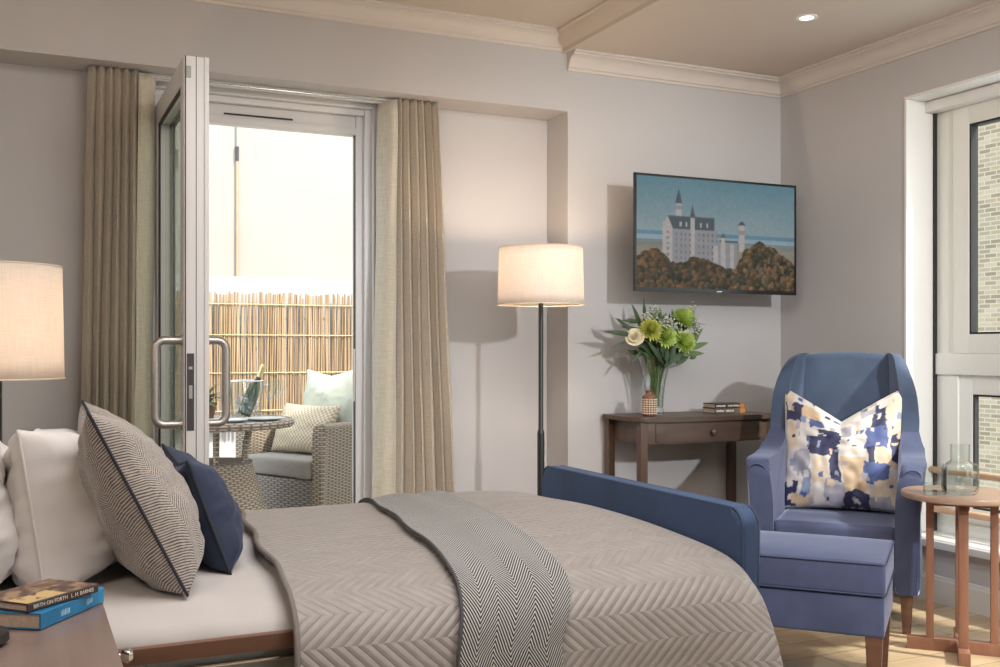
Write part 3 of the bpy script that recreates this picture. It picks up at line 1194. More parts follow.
grid_obj('woven_base', 'wicker', skirt, 64, 24, wt, uv=lambda u, v: (u * 1.7, v * 0.5), thick=0.015)
lathe('base_lid', 'wickerdark', [(0, 0.47), (0.19, 0.47), (0.195, 0.485), (0.0, 0.485)], wt, 32)
for k in range(6):
    a = 2 * PI * k / 6 + 0.35
    tube('support_leg', 'wicker', [(0.17 * math.cos(a), 0.17 * math.sin(a), 0.46), (0.185 * math.cos(a), 0.185 * math.sin(a), 0.58), (0.21 * math.cos(a), 0.21 * math.sin(a), 0.69)], 0.016, wt)

T0 = Vector((0.975, 5.80, 0.712))
# ice bucket with bottle, two flutes, plates, plant
bk = thing('ice_bucket', 'clear glass ice bucket holding a bottle on the wicker table', 'bucket', T0 + Vector((0.16, -0.02, 0)))
lathe('bucket_bowl', 'clear', [(0.0, 0.004), (0.072, 0.004), (0.078, 0.010), (0.098, 0.20), (0.100, 0.212), (0.096, 0.212), (0.092, 0.20), (0.073, 0.018), (0.0, 0.016)], bk, 32, cap=False)
tube('bucket_rim', 'chrome', [(0.099 * math.cos(a), 0.099 * math.sin(a), 0.212) for a in [2 * PI * k / 32 for k in range(32)]], 0.0035, bk, closed=True)
for sx in (-1, 1):
    tube('bucket_handle', 'chrome', [(sx * 0.096, -0.012, 0.185), (sx * 0.118, -0.012, 0.19), (sx * 0.118, 0.012, 0.19), (sx * 0.096, 0.012, 0.185)], 0.004, bk)
bt = bpy.data.objects.new('wine_bottle', None)
COL.objects.link(bt)
tag(bt, 'foil necked wine bottle leaning in the glass ice bucket', 'bottle')
bt.location = bk.location + Vector((-0.015, 0.0, 0.022))
bt.rotation_euler = (0, R(22), 0)
lathe('bottle_glass', 'champ', [(0, 0), (0.036, 0), (0.038, 0.01), (0.038, 0.13), (0.030, 0.17), (0.015, 0.21), (0.0135, 0.235)], bt, 24)
lathe('foil_neck', 'goldfoil', [(0.0142, 0.225), (0.0146, 0.27), (0.0165, 0.275), (0.0165, 0.292), (0.013, 0.30), (0, 0.30)], bt, 20)


rr = random.Random(12)
bm = bmesh.new()
for _ in range(46):
    a, q, z = rr.uniform(0, 2 * PI), rr.uniform(0, 0.062), rr.uniform(0.025, 0.13)
    m = Matrix.Translation((q * math.cos(a), q * math.sin(a), z)) @ Matrix.Rotation(rr.uniform(0, 3), 4, Vector((rr.random(), rr.random(), rr.random() + 0.1)).normalized())
    add_box(bm, -0.012, 0.012, -0.012, 0.012, -0.012, 0.012, 0.003, 1, mat=m)
ice = fin('ice_cubes', bm, 'ice', smooth=True)
ice.location = bk.location
tag(ice, 'ice cubes packed in the clear ice bucket around the bottle', 'ice', kind='stuff')


def flute(loc, label):
    f = lathe('champagne_flute', 'clear', [(0.0, 0.0), (0.034, 0.001), (0.033, 0.004), (0.006, 0.009), (0.0042, 0.02), (0.0042, 0.085), (0.010, 0.10), (0.024, 0.13), (0.029, 0.165), (0.026, 0.215), (0.0245, 0.215), (0.0270, 0.165), (0.022, 0.132), (0.0, 0.105)], None, 24, cap=False)
    f.location = loc
    tag(f, label, 'glass')
    return f


flute(T0 + Vector((0.285, -0.05, 0)), 'stemmed wine glass beside the ice bucket, nearer the bucket of two')
flute(T0 + Vector((0.355, 0.06, 0)), 'stemmed wine glass at the right edge of the wicker table')
for (dx, dy, lab) in ((0.02, -0.24, 'pale round plate on the wicker table in front of the ice bucket'), (0.23, -0.19, 'pale round plate near the right rim of the wicker table')):
    o = lathe('plate', 'porcelain', [(0, 0.002), (0.055, 0.0), (0.065, 0.004), (0.105, 0.014), (0.107, 0.017), (0.062, 0.008), (0, 0.006)], None, 36, cap=False)
    o.location = T0 + Vector((dx, dy, 0))
    tag(o, lab, 'plate')
pp = thing('potted_plant', 'leafy green potted plant on the wicker table behind the door handle', 'plant', T0 + Vector((-0.04, 0.12, 0)))
lathe('pot', 'terra', [(0, 0), (0.045, 0), (0.062, 0.075), (0.066, 0.078), (0.066, 0.088), (0.058, 0.088), (0.055, 0.075), (0, 0.07)], pp, 24)


def leaf_mesh(bm, base, d, L, W, up=Vector((0, 0, 1)), droop=0.15, fold=0.25, n=7):
    d = d.normalized()
    side = d.cross(up)
    side = side.normalized() if side.length > 1e-3 else Vector((1, 0, 0))
    nn = side.cross(d).normalized()
    rows = []
    for i in range(n + 1):
        t = i / n
        c = base + d * (L * t) - nn * (droop * L * t * t)
        w = W * 0.5 * (math.sin(PI * t ** 0.8) ** 0.9 if 0 < t < 1 else 0.02)
        rows.append([bm.verts.new(c - side * w + nn * w * fold), bm.verts.new(c), bm.verts.new(c + side * w + nn * w * fold)])
    for a, b in zip(rows, rows[1:]):
        bm.faces.new((a[0], a[1], b[1], b[0]))
        bm.faces.new((a[1], a[2], b[2], b[1]))


rnd = random.Random(9)
bm = bmesh.new()
for k in range(70):
    a = rnd.uniform(0, 2 * PI)
    el = rnd.uniform(0.1, 1.3)
    d = Vector((math.cos(a) * math.cos(el), math.sin(a) * math.cos(el), math.sin(el)))
    leaf_mesh(bm, Vector((0, 0, 0.07 + rnd.uniform(0, 0.05))), d, rnd.uniform(0.06, 0.13), rnd.uniform(0.02, 0.035), droop=0.3)
fin('foliage', bm, 'leaf2', pp, smooth=True)

# ================================================================ BED
BX0, BX1, BY0, BY1 = -0.42, 1.62, 2.06, 3.25
ZT = 0.60
bed = thing('bed', 'bed with a wooden side rail, pale sheet and tall blue velvet footboard', 'bed', (0.6, 2.65, 0))


def bl(x, y, z): return (x - 0.6, y - 2.65, z)


# footboard: tall upholstered panel, rounded and slightly wrapped at its ends
fo = [(2.005, 0.16), (3.30, 0.16)]
out = []
for (cy, cz, a0, a1) in ((3.135, 0.655, 0, 90), (2.135, 0.655, 90, 180)):
    for k in range(9):
        a = R(a0 + (a1 - a0) * k / 8)
        out.append((cy + 0.045 * math.cos(a), cz + 0.045 * math.sin(a)))
out = [(2.09, 0.12)] + [(3.18, 0.12)] + out
fb_ = slab('footboard', 'foot', [(y - 2.65, z) for y, z in out], 1.635 - 0.6, 1.695 - 0.6, 0.022, 4, bed)
# piping down the two edges of the board
for xx in (1.640, 1.690):
    pts = [(xx - 0.6, 2.092 - 2.65, 0.14)] + [(xx - 0.6, (2.135 if y < 2.6 else 3.135) + (0.043) * math.cos(a) - 2.65, 0.655 + 0.043 * math.sin(a)) for y, a in
           [(2.0, R(180 - 90 * k / 6)) for k in range(7)] + [(3.2, R(90 - 90 * k / 6)) for k in range(7)]] + [(xx - 0.6, 3.178 - 2.65, 0.14)]
    tube('piping', 'footpipe', pts, 0.003, fb_, seg=6)
for y in (2.2, 3.07):
    bm = bmesh.new()
    add_box(bm, 1.65 - 0.6, 1.685 - 0.6, y - 0.025 - 2.65, y + 0.025 - 2.65, 0, 0.13)
    fin('leg', bm, 'black', bed)
bm = bmesh.new()
add_box(bm, *[v for v in (BX0 - 0.6, 1.63 - 0.6, 2.045 - 2.65, 2.068 - 2.65, 0.505, 0.536)], 0.004)
fin('side_rail', bm, 'railwood', bed, smooth=True)
bm = bmesh.new()
add_box(bm, BX0 - 0.6, 1.63 - 0.6, 3.245 - 2.65, 3.268 - 2.65, 0.505, 0.536, 0.004)
fin('side_rail', bm, 'railwood', bed, smooth=True)
bm = bmesh.new()
add_box(bm, BX0 - 0.6, 1.62 - 0.6, 2.075 - 2.65, 3.235 - 2.65, 0.455, 0.500, 0.004)
add_box(bm, BX0 - 0.6, 1.62 - 0.6, 2.10 - 2.65, 2.14 - 2.65, 0.36, 0.455, 0.004)
add_box(bm, BX0 - 0.6, 1.62 - 0.6, 3.17 - 2.65, 3.21 - 2.65, 0.36, 0.455, 0.004)
mf = fin('metal_frame', bm, 'grey', bed, smooth=True)
tube('frame_rod', 'chrome', [bl(BX0 + 0.3, 2.068, 0.482), bl(1.60, 2.068, 0.482)], 0.005, mf)
tube('frame_rod', 'chrome', [bl(0.15, 2.09, 0.43), bl(1.0, 2.09, 0.47)], 0.006, mf)
for x in (-0.2, 1.25):
    for y in (2.2, 3.1):
        bm = bmesh.new()
        add_box(bm, x - 0.02 - 0.6, x + 0.02 - 0.6, y - 0.02 - 2.65, y + 0.02 - 2.65, 0, 0.37)
        fin('leg', bm, 'grey', bed)


def mattress(u, v):
    """u along length, v round the section"""
    x = BX0 + (BX1 - 0.01 - BX0) * u
    sec = M_SEC
    k = v * (len(sec) - 1)
    i = min(int(k), len(sec) - 2)
    f = k - i
    y = sec[i][0] * (1 - f) + sec[i + 1][0] * f
    z = sec[i][1] * (1 - f) + sec[i + 1][1] * f
    nz = noise.noise(Vector((x * 3, y * 3, z * 3)))
    n2 = noise.noise(Vector((x * 11, y * 5, z * 14)))
    z -= 0.05 * max(0.0, (x - 1.40) / 0.2) ** 2 * (1 if z > 0.53 else 0)
    z += 0.006 * nz + 0.003 * n2 * (1 if z > 0.5 else 0.3)
    if z < ZT - 0.02 and y < 2.4:
        y += -0.006 * n2
    return Vector(bl(x, y, z))


M_SEC = smooth_pts([(2.105, 0.502, 0), (2.072, 0.517, 0), (2.066, 0.537, 0), (2.088, 0.562, 0), (2.14, 0.580, 0), (2.26, 0.594, 0), (2.65, 0.606, 0), (3.10, 0.600, 0), (3.21, 0.585, 0), (3.25, 0.55, 0), (3.22, 0.502, 0)], 8)
grid_obj('mattress', 'sheet', mattress, 120, 80, bed, uv=lambda u, v: (u * 2, v * 1.5))

# quilted coverlet ------------------------------------------------
CV_SEC = smooth_pts([(1.955, 0.10, 0), (1.958, 0.24, 0), (1.966, 0.36, 0), (1.982, 0.455, 0), (2.015, 0.535, 0), (2.085, 0.588, 0), (2.20, 0.615, 0), (2.42, 0.628, 0), (2.70, 0.634, 0),
                     (3.00, 0.626, 0), (3.16, 0.612, 0), (3.245, 0.580, 0), (3.290, 0.50, 0), (3.300, 0.38, 0), (3.302, 0.25, 0)], 10)
arc = [0.0]
for a, b in zip(CV_SEC, CV_SEC[1:]):
    arc.append(arc[-1] + (b - a).length)
ARC = arc[-1]


def sec_at(v):
    s = v * ARC
    i = int(np.searchsorted(arc, s)) - 1
    i = max(0, min(i, len(arc) - 2))
    f = (s - arc[i]) / (arc[i + 1] - arc[i])
    return CV_SEC[i].lerp(CV_SEC[i + 1], f)


def sec_nrm(v):
    a = sec_at(max(0, v - 0.004)); b = sec_at(min(1, v + 0.004))
    d = (b - a).normalized()
    return Vector((0, -d.y, d.x))     # (x,y,z) outward, section stored as (y,z)


CX0, CX1 = 0.565, 1.628


def cover_pt(x, v, off=0.0):
    p = sec_at(v)
    y, z = p.x, p.y
    n = sec_nrm(v)
    hang = max(0.0, min(1.0, (0.56 - z) / 0.25))
    top = 1 - hang
    # body shape: slight crown toward the foot, dips and soft folds
    z += 0.016 * math.exp(-((x - 1.30) / 0.25) ** 2) * top * max(0.0, min(1.0, (y - 2.05) / 0.4))
    z += 0.010 * noise.noise(Vector((x * 2.6, y * 2.6, 1.3))) * top
    e = max(0.0, (x - 1.46) / 0.17)
    z -= 0.035 * e * e * top
    if y < 2.6:
        # the fold where the cover doubles over beside the throw
        st = 1 / (1 + math.exp(-(x - 0.800) / 0.006))
        y += 0.014 * st * hang * (1 if x < 1.0 else max(0, 1 - (x - 1.0) / 0.2))
        y += -0.016 * hang * math.sin(x * 7.5 + 1.0) * (0.5 + 0.5 * hang)
        y += -0.045 * hang * e
    hx = float(np.interp(p.x, [1.95, 2.02, 2.1, 2.4, 2.7, 3.2], [0.478, 0.495, 0.507, 0.515, 0.545, 0.60])) + 0.006 * math.sin(p.x * 17)
    x2 = hx + (x - CX0) / (CX1 - CX0) * (CX1 - hx)
    q = Vector((x2, y, z)) + n * off
    return q


cov = grid_obj('coverlet', 'quilt', lambda u, v: cover_pt(CX0 + (CX1 - CX0) * u, v), 200, 240, None,
               uv=lambda u, v: (CX0 + (CX1 - CX0) * u, v * ARC), thick=0.010, offset=-1.0)
tag(cov, 'taupe chevron quilted coverlet spread over the foot half of the bed', 'bedspread')
tube('bound_hem', 'hem', [cover_pt(CX0 - 0.002, k / 90, 0.002) for k in range(91)], 0.0065, cov, seg=8)

# herringbone throw -----------------------------------------------


def throw_x(v):
    """left and right edge for section parameter"""
    p = sec_at(v)
    y, z = p.x, p.y
    hang = max(0.0, (0.58 - z))
    t = max(0, min(1, (y - 2.0) / 1.25))
    xl = 0.862 + 0.085 * t ** 1.3
    xr = 1.128 + 0.055 * t
    if y < 2.3:
        xl += -0.03 * min(1, hang / 0.12)
        xr += -0.055 * min(1, hang / 0.12)
    return xl, xr


V0, V1 = 0.03, 0.93


def throw_pt(u, v):
    vv = V0 + (V1 - V0) * v
    xl, xr = throw_x(vv)
    x = xl + (xr - xl) * u
    x = CX0 + (x - 0.51) / (CX1 - 0.51) * (CX1 - CX0)
    p = cover_pt(x, vv, 0.014)
    p += sec_nrm(vv) * (0.004 * math.sin(u * 9 + v * 5) + 0.003 * noise.noise(Vector((u * 3, v * 12, 2))))
    return p


thr = grid_obj('throw_blanket', 'throw', throw_pt, 60, 240, None, uv=lambda u, v: (u * 0.276, v * ARC * (V1 - V0)), thick=0.007, offset=-1.0)
tag(thr, 'black and white herringbone throw laid across the quilted coverlet', 'blanket')
for u in (0.0,):
    tube('throw_edge', 'throwhem', [throw_pt(u, k / 100) for k in range(101)], 0.004, thr, seg=6)

# pillows ---------------------------------------------------------


def place(o, m):
    o.matrix_world = m


def lean(o, base, xdir, ang_vec):
    place(o, frame_mat(base, xdir, ang_vec))


YAX = Vector((0.0, 1, 0))
p, rim = pillow_obj('pillow', 'pillow', 0.54, 0.35, 0.25, 44, None, seed=3, wr=0.015, pinch=0.04, sag=0.55, ex=3.4, pw=0.46, asym=0.45, chop=0.015, drop=0.07)
lean(p, (0.076, 2.56, 0.588), (0.11, 1, 0), (-0.15, 0, 1))
tag(p, 'white pillow standing directly behind the speckled chevron cushion', 'pillow')
tube('pillow_seam', 'pillow', rim, 0.003, p, seg=6, closed=True)
p, rim = pillow_obj('pillow', 'pillow', 0.54, 0.36, 0.22, 44, None, seed=5, wr=0.015, pinch=0.04, sag=0.5, ex=3.4, pw=0.46, asym=0.3, chop=0.015, drop=0.07)
lean(p, (-0.105, 2.52, 0.588), (0.06, 1, 0), (-0.15, 0, 1))
tag(p, 'white pillow cut by the left edge, nearest the headboard', 'pillow')
tube('pillow_seam', 'pillow', rim, 0.003, p, seg=6, closed=True)
p, rim = pillow_obj('chevron_cushion', 'chev', 0.46, 0.422, 0.185, 48, None, seed=7, wr=0.007, pinch=0.06, chop=0.035, sag=0.35, asym=0.08, ex=2.8, pw=0.5)
lean(p, (0.316, 2.405, 0.598), (0.03, 1, 0), (-0.50, 0, 1))
tag(p, 'grey and cream chevron woven cushion with dark piping, leaning on white pillow', 'cushion')
tube('piping', 'navypipe', rim, 0.0032, p, seg=6, closed=True)
p, rim = pillow_obj('velvet_cushion', 'navy', 0.44, 0.27, 0.15, 40, None, seed=9, wr=0.006, pinch=0.06, chop=0.02, sag=0.35, asym=0.1, ex=2.8, pw=0.5)
lean(p, (0.425, 2.565, 0.598), (0.0, 1, 0), (-0.36, 0, 1))
tag(p, 'small navy velvet cushion in front of the chevron cushion on the bed', 'cushion')
tube('piping', 'navypipe', rim, 0.0040, p, seg=6, closed=True)

# ================================================================ NEAR BEDSIDE TABLE, BOOKS
nt_ = thing('bedside_table', 'brown wooden bedside table nearest the camera, books on top', 'table', (-0.118, 1.76, 0))
bm = bmesh.new()
add_box(bm, -0.25, 0.248, -0.27, 0.24, 0.64, 0.66, 0.003)
fin('table_top', bm, 'night', nt_, smooth=True)
box('cabinet_body', 'night', -0.24, 0.235, -0.26, 0.23, 0.12, 0.638, 0.003, nt_)
for z0, z1 in ((0.475, 0.625), (0.30, 0.465), (0.13, 0.29)):
    d = box('drawer', 'night', 0.2355, 0.252, -0.25, 0.22, z0, z1, 0.003, nt_)
    k = lathe('knob', 'chrome', [(0.0, 0), (0.006, 0), (0.005, 0.010), (0.011, 0.016), (0.013, 0.023), (0.009, 0.029), (0, 0.031)], d, 20)
    k.rotation_euler = (0, R(90), 0)
    k.location = (0.252, -0.01, (z0 + z1) / 2 + (0.06 if z0 > 0.4 else 0))
for sx in (-0.21, 0.21):
    for sy in (-0.23, 0.20):
        box('leg', 'night', sx - 0.02, sx + 0.02, sy - 0.02, sy + 0.02, 0, 0.12, 0.003, nt_)


def book(name, label, origin, ang, L, W, T, cover, paper='paper', group=None, txt=None, ink='inkwhite', band=None, art=None, bars=()):
    """origin = near bottom corner of the spine; spine runs along local +x, pages go to local +y"""
    root = thing(name, label, 'book', origin, ang, group)
    bm = bmesh.new()
    c = 0.0022
    add_box(bm, 0, L, 0, W, 0, c, 0.0006, 1)
    add_box(bm, 0, L, 0, W, T - c, T, 0.0006, 1)
    add_box(bm, 0, L, -0.0012, c, 0.0003, T - 0.0003, 0.0008, 1)
    cv = fin('cover', bm, cover, root, smooth=False)
    box('page_block', paper, 0.003, L - 0.003, c, W - 0.004, c, T - c, 0, root)
    if txt:
        m = Matrix.Translation((L * 0.5, -0.0014, T * 0.5)) @ Matrix.Rotation(R(90), 4, 'X')
        t = text_obj('spine_title', txt, T * 0.62, ink, m, cv)
        w = t.dimensions.x
        if w > L * 0.9:
            t.scale = (L * 0.9 / w, 1, 1)
            t.location.x = L * 0.5 * (1 - L * 0.9 / w)
    if bars:
        rb = random.Random(int(L * 1e5))
        for a, b in bars:
            bm = bmesh.new()
            x = a * L
            while x < b * L:
                w = rb.uniform(0.0015, 0.004)
                add_box(bm, x, x + w, -0.0016, -0.001, T * rb.uniform(0.28, 0.36), T * rb.uniform(0.62, 0.74))
                x += w + 0.0012
            tag(fin('spine_print', bm, ink, cv), kind='stuff')
    if band:
        box('spine_band', band, L * 0.82, L * 0.985, -0.0016, 0.0, 0.001, T - 0.001, 0, cv)
    if art:
        def pc(u, v):
            return art(u, v)
        g = grid_obj('cover_art', M['paint'], lambda u, v: Vector((0.001 + (L - 0.002) * u, 0.001 + (W - 0.002) * v, T + 0.0003)), 60, 40, cv, colfn=pc)
    return root


M['paint'] = vcol('painted_cloth', 0.6)


def art_brown(u, v):
    n = noise.noise(Vector((u * 5, v * 4, 3))) + 0.5 * noise.noise(Vector((u * 14, v * 12, 5)))
    if v < 0.42 and u < 0.55 and n > -0.25:
        return (0.52, 0.37, 0.17)
    if n > 0.25:
        return (0.30, 0.20, 0.12)
    if n > -0.1:
        return (0.19, 0.125, 0.085)
    return (0.10, 0.06, 0.05)


A1 = math.atan2(0.149, 0.102)
book('book', 'thick blue paperback at the bottom of the bedside pile', (0.028, 1.765, 0.661), A1, 0.182, 0.125, 0.026, 'blue', ink='inkblue', bars=((0.30, 0.42), (0.70, 0.78)))
book('book', 'brown landscape cover book on top of the blue paperback', (0.0097, 1.774, 0.6878), R(43), 0.150, 0.108, 0.014, 'bookdark', 'paper', txt='BIRTH ON FORTH   L. H. BARNES', art=art_brown)
o = lathe('trinket_dish', 'black', [(0, 0), (0.045, 0), (0.052, 0.006), (0.050, 0.018), (0.046, 0.020), (0, 0.018)], None, 32)
o.location = (-0.066, 1.715, 0.661)
tag(o, 'small dark round dish cut by the left edge on the near bedside table', 'dish')

# ================================================================ FAR BEDSIDE TABLE AND LAMP
ft = thing('bedside_table', 'bedside table beyond the pillows carrying the drum lamp', 'table', (-0.20, 3.62, 0))
box('table_top', 'night', -0.24, 0.24, -0.24, 0.24, 0.64, 0.66, 0.003, ft)
box('cabinet_body', 'night', -0.23, 0.23, -0.23, 0.23, 0.12, 0.638, 0.003, ft)
d = box('drawer', 'night', 0.2305, 0.246, -0.22, 0.22, 0.475, 0.625, 0.003, ft)
for sx in (-0.2, 0.2):
    for sy in (-0.2, 0.2):
        box('leg', 'night', sx - 0.02, sx + 0.02, sy - 0.02, sy + 0.02, 0, 0.12, 0.003, ft)


def drum(parent, r0, r1, z0, z1, mat):
    def f(u, v):
        a = u * 2 * PI
        r = r0 + (r1 - r0) * v
        return Vector((r * math.cos(a), r * math.sin(a), z0 + (z1 - z0) * v))
    s = grid_obj('lamp_shade', mat, f, 72, 6, parent, uv=lambda u, v: (u * 2 * PI * r0, v * (z1 - z0)), thick=0.0015)
    for z, r in ((z0, r0), (z1, r1)):
        tube('shade_rim', 'pat', [(r * math.cos(2 * PI * k / 72), r * math.sin(2 * PI * k / 72), z) for k in range(72)], 0.0025, s, seg=6, closed=True)
    return s


tl = thing('table_lamp', 'table lamp with cream linen drum shade behind the pillows', 'lamp', (-0.065, 3.43, 0.66))
drum(tl, 0.188, 0.182, 0.352, 0.688, 'shade2')
lathe('lamp_base', 'black', [(0, 0), (0.075, 0), (0.078, 0.006), (0.075, 0.016), (0.015, 0.022), (0, 0.022)], tl, 32)
lathe('lamp_stem', 'black', [(0, 0.02), (0.016, 0.02), (0.016, 0.38), (0.0, 0.38)], tl, 16)
lathe('bulb', 'bulb', [(0, 0.40), (0.015, 0.41), (0.028, 0.45), (0.026, 0.48), (0, 0.50)], tl, 16)
light('bedside_bulb', 'POINT', (-0.065, 3.43, 1.18), 5.5, (1.0, 0.78, 0.60), shadow_soft_size=0.04)

# ================================================================ FLOOR LAMP
LPX, LPY = 2.027, 3.95
fl = thing('floor_lamp', 'black floor lamp with cream drum shade behind the footboard', 'lamp', (LPX, LPY, 0))
drum(fl, 0.186, 0.180, 1.290, 1.532, 'shade')
lathe('lamp_base', 'black', [(0, 0), (0.14, 0), (0.143, 0.008), (0.138, 0.020), (0.02, 0.028), (0, 0.028)], fl, 40)
lathe('lamp_pole', 'black', [(0.0, 0.02), (0.0155, 0.02), (0.0155, 0.735), (0.0145, 0.745), (0.0105, 0.755), (0.0105, 1.33), (0.0, 1.33)], fl, 16)
h = lathe('bulb_holder', 'gold', [(0, 1.33), (0.018, 1.33), (0.020, 1.36), (0.014, 1.375), (0, 1.375)], fl, 16)
lathe('bulb', 'bulb', [(0, 1.375), (0.014, 1.378), (0.028, 1.42), (0.026, 1.45), (0, 1.47)], fl, 16)
for k in range(3):
    a = 2 * PI * k / 3 + 0.3
    tube('shade_spoke', 'black', [(0.01 * math.cos(a), 0.01 * math.sin(a), 1.345), (0.184 * math.cos(a), 0.184 * math.sin(a), 1.345)], 0.002, fl, seg=6)
light('floor_lamp_bulb', 'POINT', (LPX, LPY, 1.485), 8.0, (1.0, 0.74, 0.52), shadow_soft_size=0.03)

# ================================================================ TELEVISION
TX0, TX1, TZ0, TZ1, TY = 2.56, 3.505, 1.367, 1.913, 4.05
tv = thing('television', 'flat wall mounted television showing a white castle above autumn trees', 'television', ((TX0 + TX1) / 2, TY, (TZ0 + TZ1) / 2), 0)
hw, hh = (TX1 - TX0) / 2, (TZ1 - TZ0) / 2
bm = bmesh.new()
add_box(bm, -hw, hw, 0, 0.010, -hh, hh, 0.003)
add_box(bm, -hw * 0.62, hw * 0.8, 0.010, 0.065, -hh * 0.85, hh * 0.45, 0.008)
fin('tv_case', bm, 'tvblack', tv, smooth=True)
bz = 0.011
bm = bmesh.new()
add_box(bm, -hw, -hw + bz, -0.004, 0.002, -hh, hh, 0.001)
add_box(bm, hw - bz, hw, -0.004, 0.002, -hh, hh, 0.001)
add_box(bm, -hw + bz, hw - bz, -0.004, 0.002, hh - bz, hh, 0.001)
add_box(bm, -hw + bz, hw - bz, -0.004, 0.002, -hh, -hh + 0.019, 0.001)
fin('bezel', bm, 'tvblack', tv, smooth=True)
bm = bmesh.new()
add_box(bm, -0.012, 0.018, -0.0052, -0.003, -hh + 0.005, -hh + 0.010)
fin('maker_mark', bm, 'steel', tv)
bm = bmesh.new()
add_box(bm, -0.05, 0.05, 0.065, 0.10, -0.10, 0.10, 0.003)
add_box(bm, -0.03, 0.03, 0.10, 0.235, -0.02, 0.02, 0.003)
add_box(bm, -0.06, 0.06, 0.235, 0.249, -0.13, 0.13, 0.003)
fin('wall_bracket', bm, 'black', tv, smooth=True)


def tv_image(W=300, H=168):
    """generic castle on a wooded hill, drawn procedurally"""
    rs = np.random.RandomState(4)
    img = np.zeros((H, W, 3))
    yy, xx = np.mgrid[0:H, 0:W]
    u = xx / W; v = yy / H                                     # v down
    top = np.array([0.125, 0.24, 0.29]); low = np.array([0.26, 0.335, 0.36])
    t = np.clip(v / 0.5, 0, 1)[..., None]
    img[:] = top * (1 - t) + low * t
    def nz(sx, sy, seed, w=W, h=H):
        out = np.zeros((h, w))
        for oc in range(4):
            gx, gy = int(sx * 2 ** oc) + 2, int(sy * 2 ** oc) + 2
            g = np.random.RandomState(seed + oc).rand(gy, gx)
            X = np.linspace(0, gx - 1.001, w); Y = np.linspace(0, gy - 1.001, h)
            xi = X.astype(int); yi = Y.astype(int)
            fx = (X - xi)[None, :]; fy = (Y - yi)[:, None]
            a = g[yi][:, xi]; b = g[yi][:, xi + 1]; c = g[yi + 1][:, xi]; d = g[yi + 1][:, xi + 1]
            out += ((a * (1 - fx) + b * fx) * (1 - fy) + (c * (1 - fx) + d * fx) * fy) / 2 ** oc
        return out / 1.9
    n1 = nz(3, 5, 1)
    img += (n1 - 0.5)[..., None] * 0.05
    # distant lake and hills
    m = v > 0.485
    img[m] = np.array([0.13, 0.24, 0.31])
    m = (v > 0.52) & (v < 0.56)
    img[m] = np.array([0.26, 0.36, 0.42])
    m = (v > 0.56)
    img[m] = np.array([0.19, 0.22, 0.21]); img[v > 0.62] = np.array([0.27, 0.24, 0.18])
    nb = nz(6, 24, 31)
    mm = v > 0.485
    img[mm] *= (0.8 + 0.4 * nb[mm])[:, None]
    def rect(x0, x1, y0, y1, c):
        mk = (u >= x0) & (u < x1) & (v >= y0) & (v < y1)
        img[mk] = np.array(c) * (0.92 + 0.16 * nb[mk][:, None])
    def tri(xc, hw_, y0, y1, c):
        mk = (v >= y0) & (v < y1) & (np.abs(u - xc) < hw_ * (v - y0) / (y1 - y0))
        img[mk] = c
    stone = (0.42, 0.39, 0.375); shade_ = (0.27, 0.27, 0.285); roof = (0.075, 0.095, 0.11); win_ = (0.14, 0.14, 0.16)
    # far tall turret and main block
    rect(0.235, 0.272, 0.22, 0.42, stone); rect(0.228, 0.279, 0.25, 0.285, shade_); tri(0.253, 0.022, 0.09, 0.225, roof)
    rect(0.155, 0.215, 0.40, 0.80, stone); tri(0.188, 0.040, 0.33, 0.47, stone)
    rect(0.215, 0.50, 0.45, 0.82, shade_)
    mk = (v > 0.345) & (v < 0.46) & (u > 0.185 + (v - 0.345) * 0.28) & (u < 0.475)
    img[mk] = np.array(roof)
    rect(0.325, 0.352, 0.34, 0.80, stone); tri(0.338, 0.018, 0.23, 0.35, roof)
    for cx in (0.265, 0.30, 0.39, 0.43):
        rect(cx - 0.006, cx + 0.006, 0.395, 0.435, stone)
    for row in range(6):
        for cx in np.arange(0.235, 0.49, 0.028):
            if abs(cx - 0.338) > 0.018:
                rect(cx, cx + 0.008, 0.49 + row * 0.055, 0.514 + row * 0.055, win_)
        rect(0.180, 0.195, 0.48 + row * 0.05, 0.505 + row * 0.05, (0.27, 0.22, 0.20))
    # lower wing
    rect(0.47, 0.53, 0.60, 0.9, stone); rect(0.50, 0.62, 0.555, 0.92, shade_); rect(0.515, 0.545, 0.54, 0.92, stone)
    rect(0.575, 0.597, 0.575, 0.95, stone); rect(0.505, 0.625, 0.545, 0.565, roof)
    tri(0.530, 0.018, 0.475, 0.52, roof); rect(0.518, 0.542, 0.515, 0.56, stone)
    # round tower
    rect(0.632, 0.668, 0.40, 0.64, stone); rect(0.625, 0.677, 0.445, 0.485, shade_); rect(0.634, 0.666, 0.385, 0.42, stone); tri(0.650, 0.026, 0.35, 0.395, roof)
    rect(0.82, 0.865, 0.575, 0.66, stone); rect(0.80, 0.87, 0.60, 0.64, shade_)
    # trees
    prof = 0.66 + 0.10 * np.sin(np.linspace(0, 1, W) * 9 + 1.4) * 0.5
    xs = np.linspace(0, 1, W)
    hill = np.interp(xs, [0, 0.12, 0.19, 0.25, 0.33, 0.45, 0.55, 0.61, 0.66, 0.70, 0.77, 0.86, 0.93, 1.0], [0.74, 0.66, 0.76, 0.79, 0.73, 0.77, 0.84, 0.82, 0.66, 0.63, 0.57, 0.62, 0.70, 0.76])
    jag = np.zeros(W)
    for _ in range(90):
        c = rs.rand(); r = rs.uniform(0.006, 0.03)
        jag = np.maximum(jag, np.sqrt(np.clip(1 - ((xs - c) / r) ** 2, 0, 1)) * r * 1.3)
    edge = hill - jag
    tm = v > edge[None, :]
    cols = np.zeros((H, W, 3))
    cols[:] = (0.055, 0.045, 0.028)
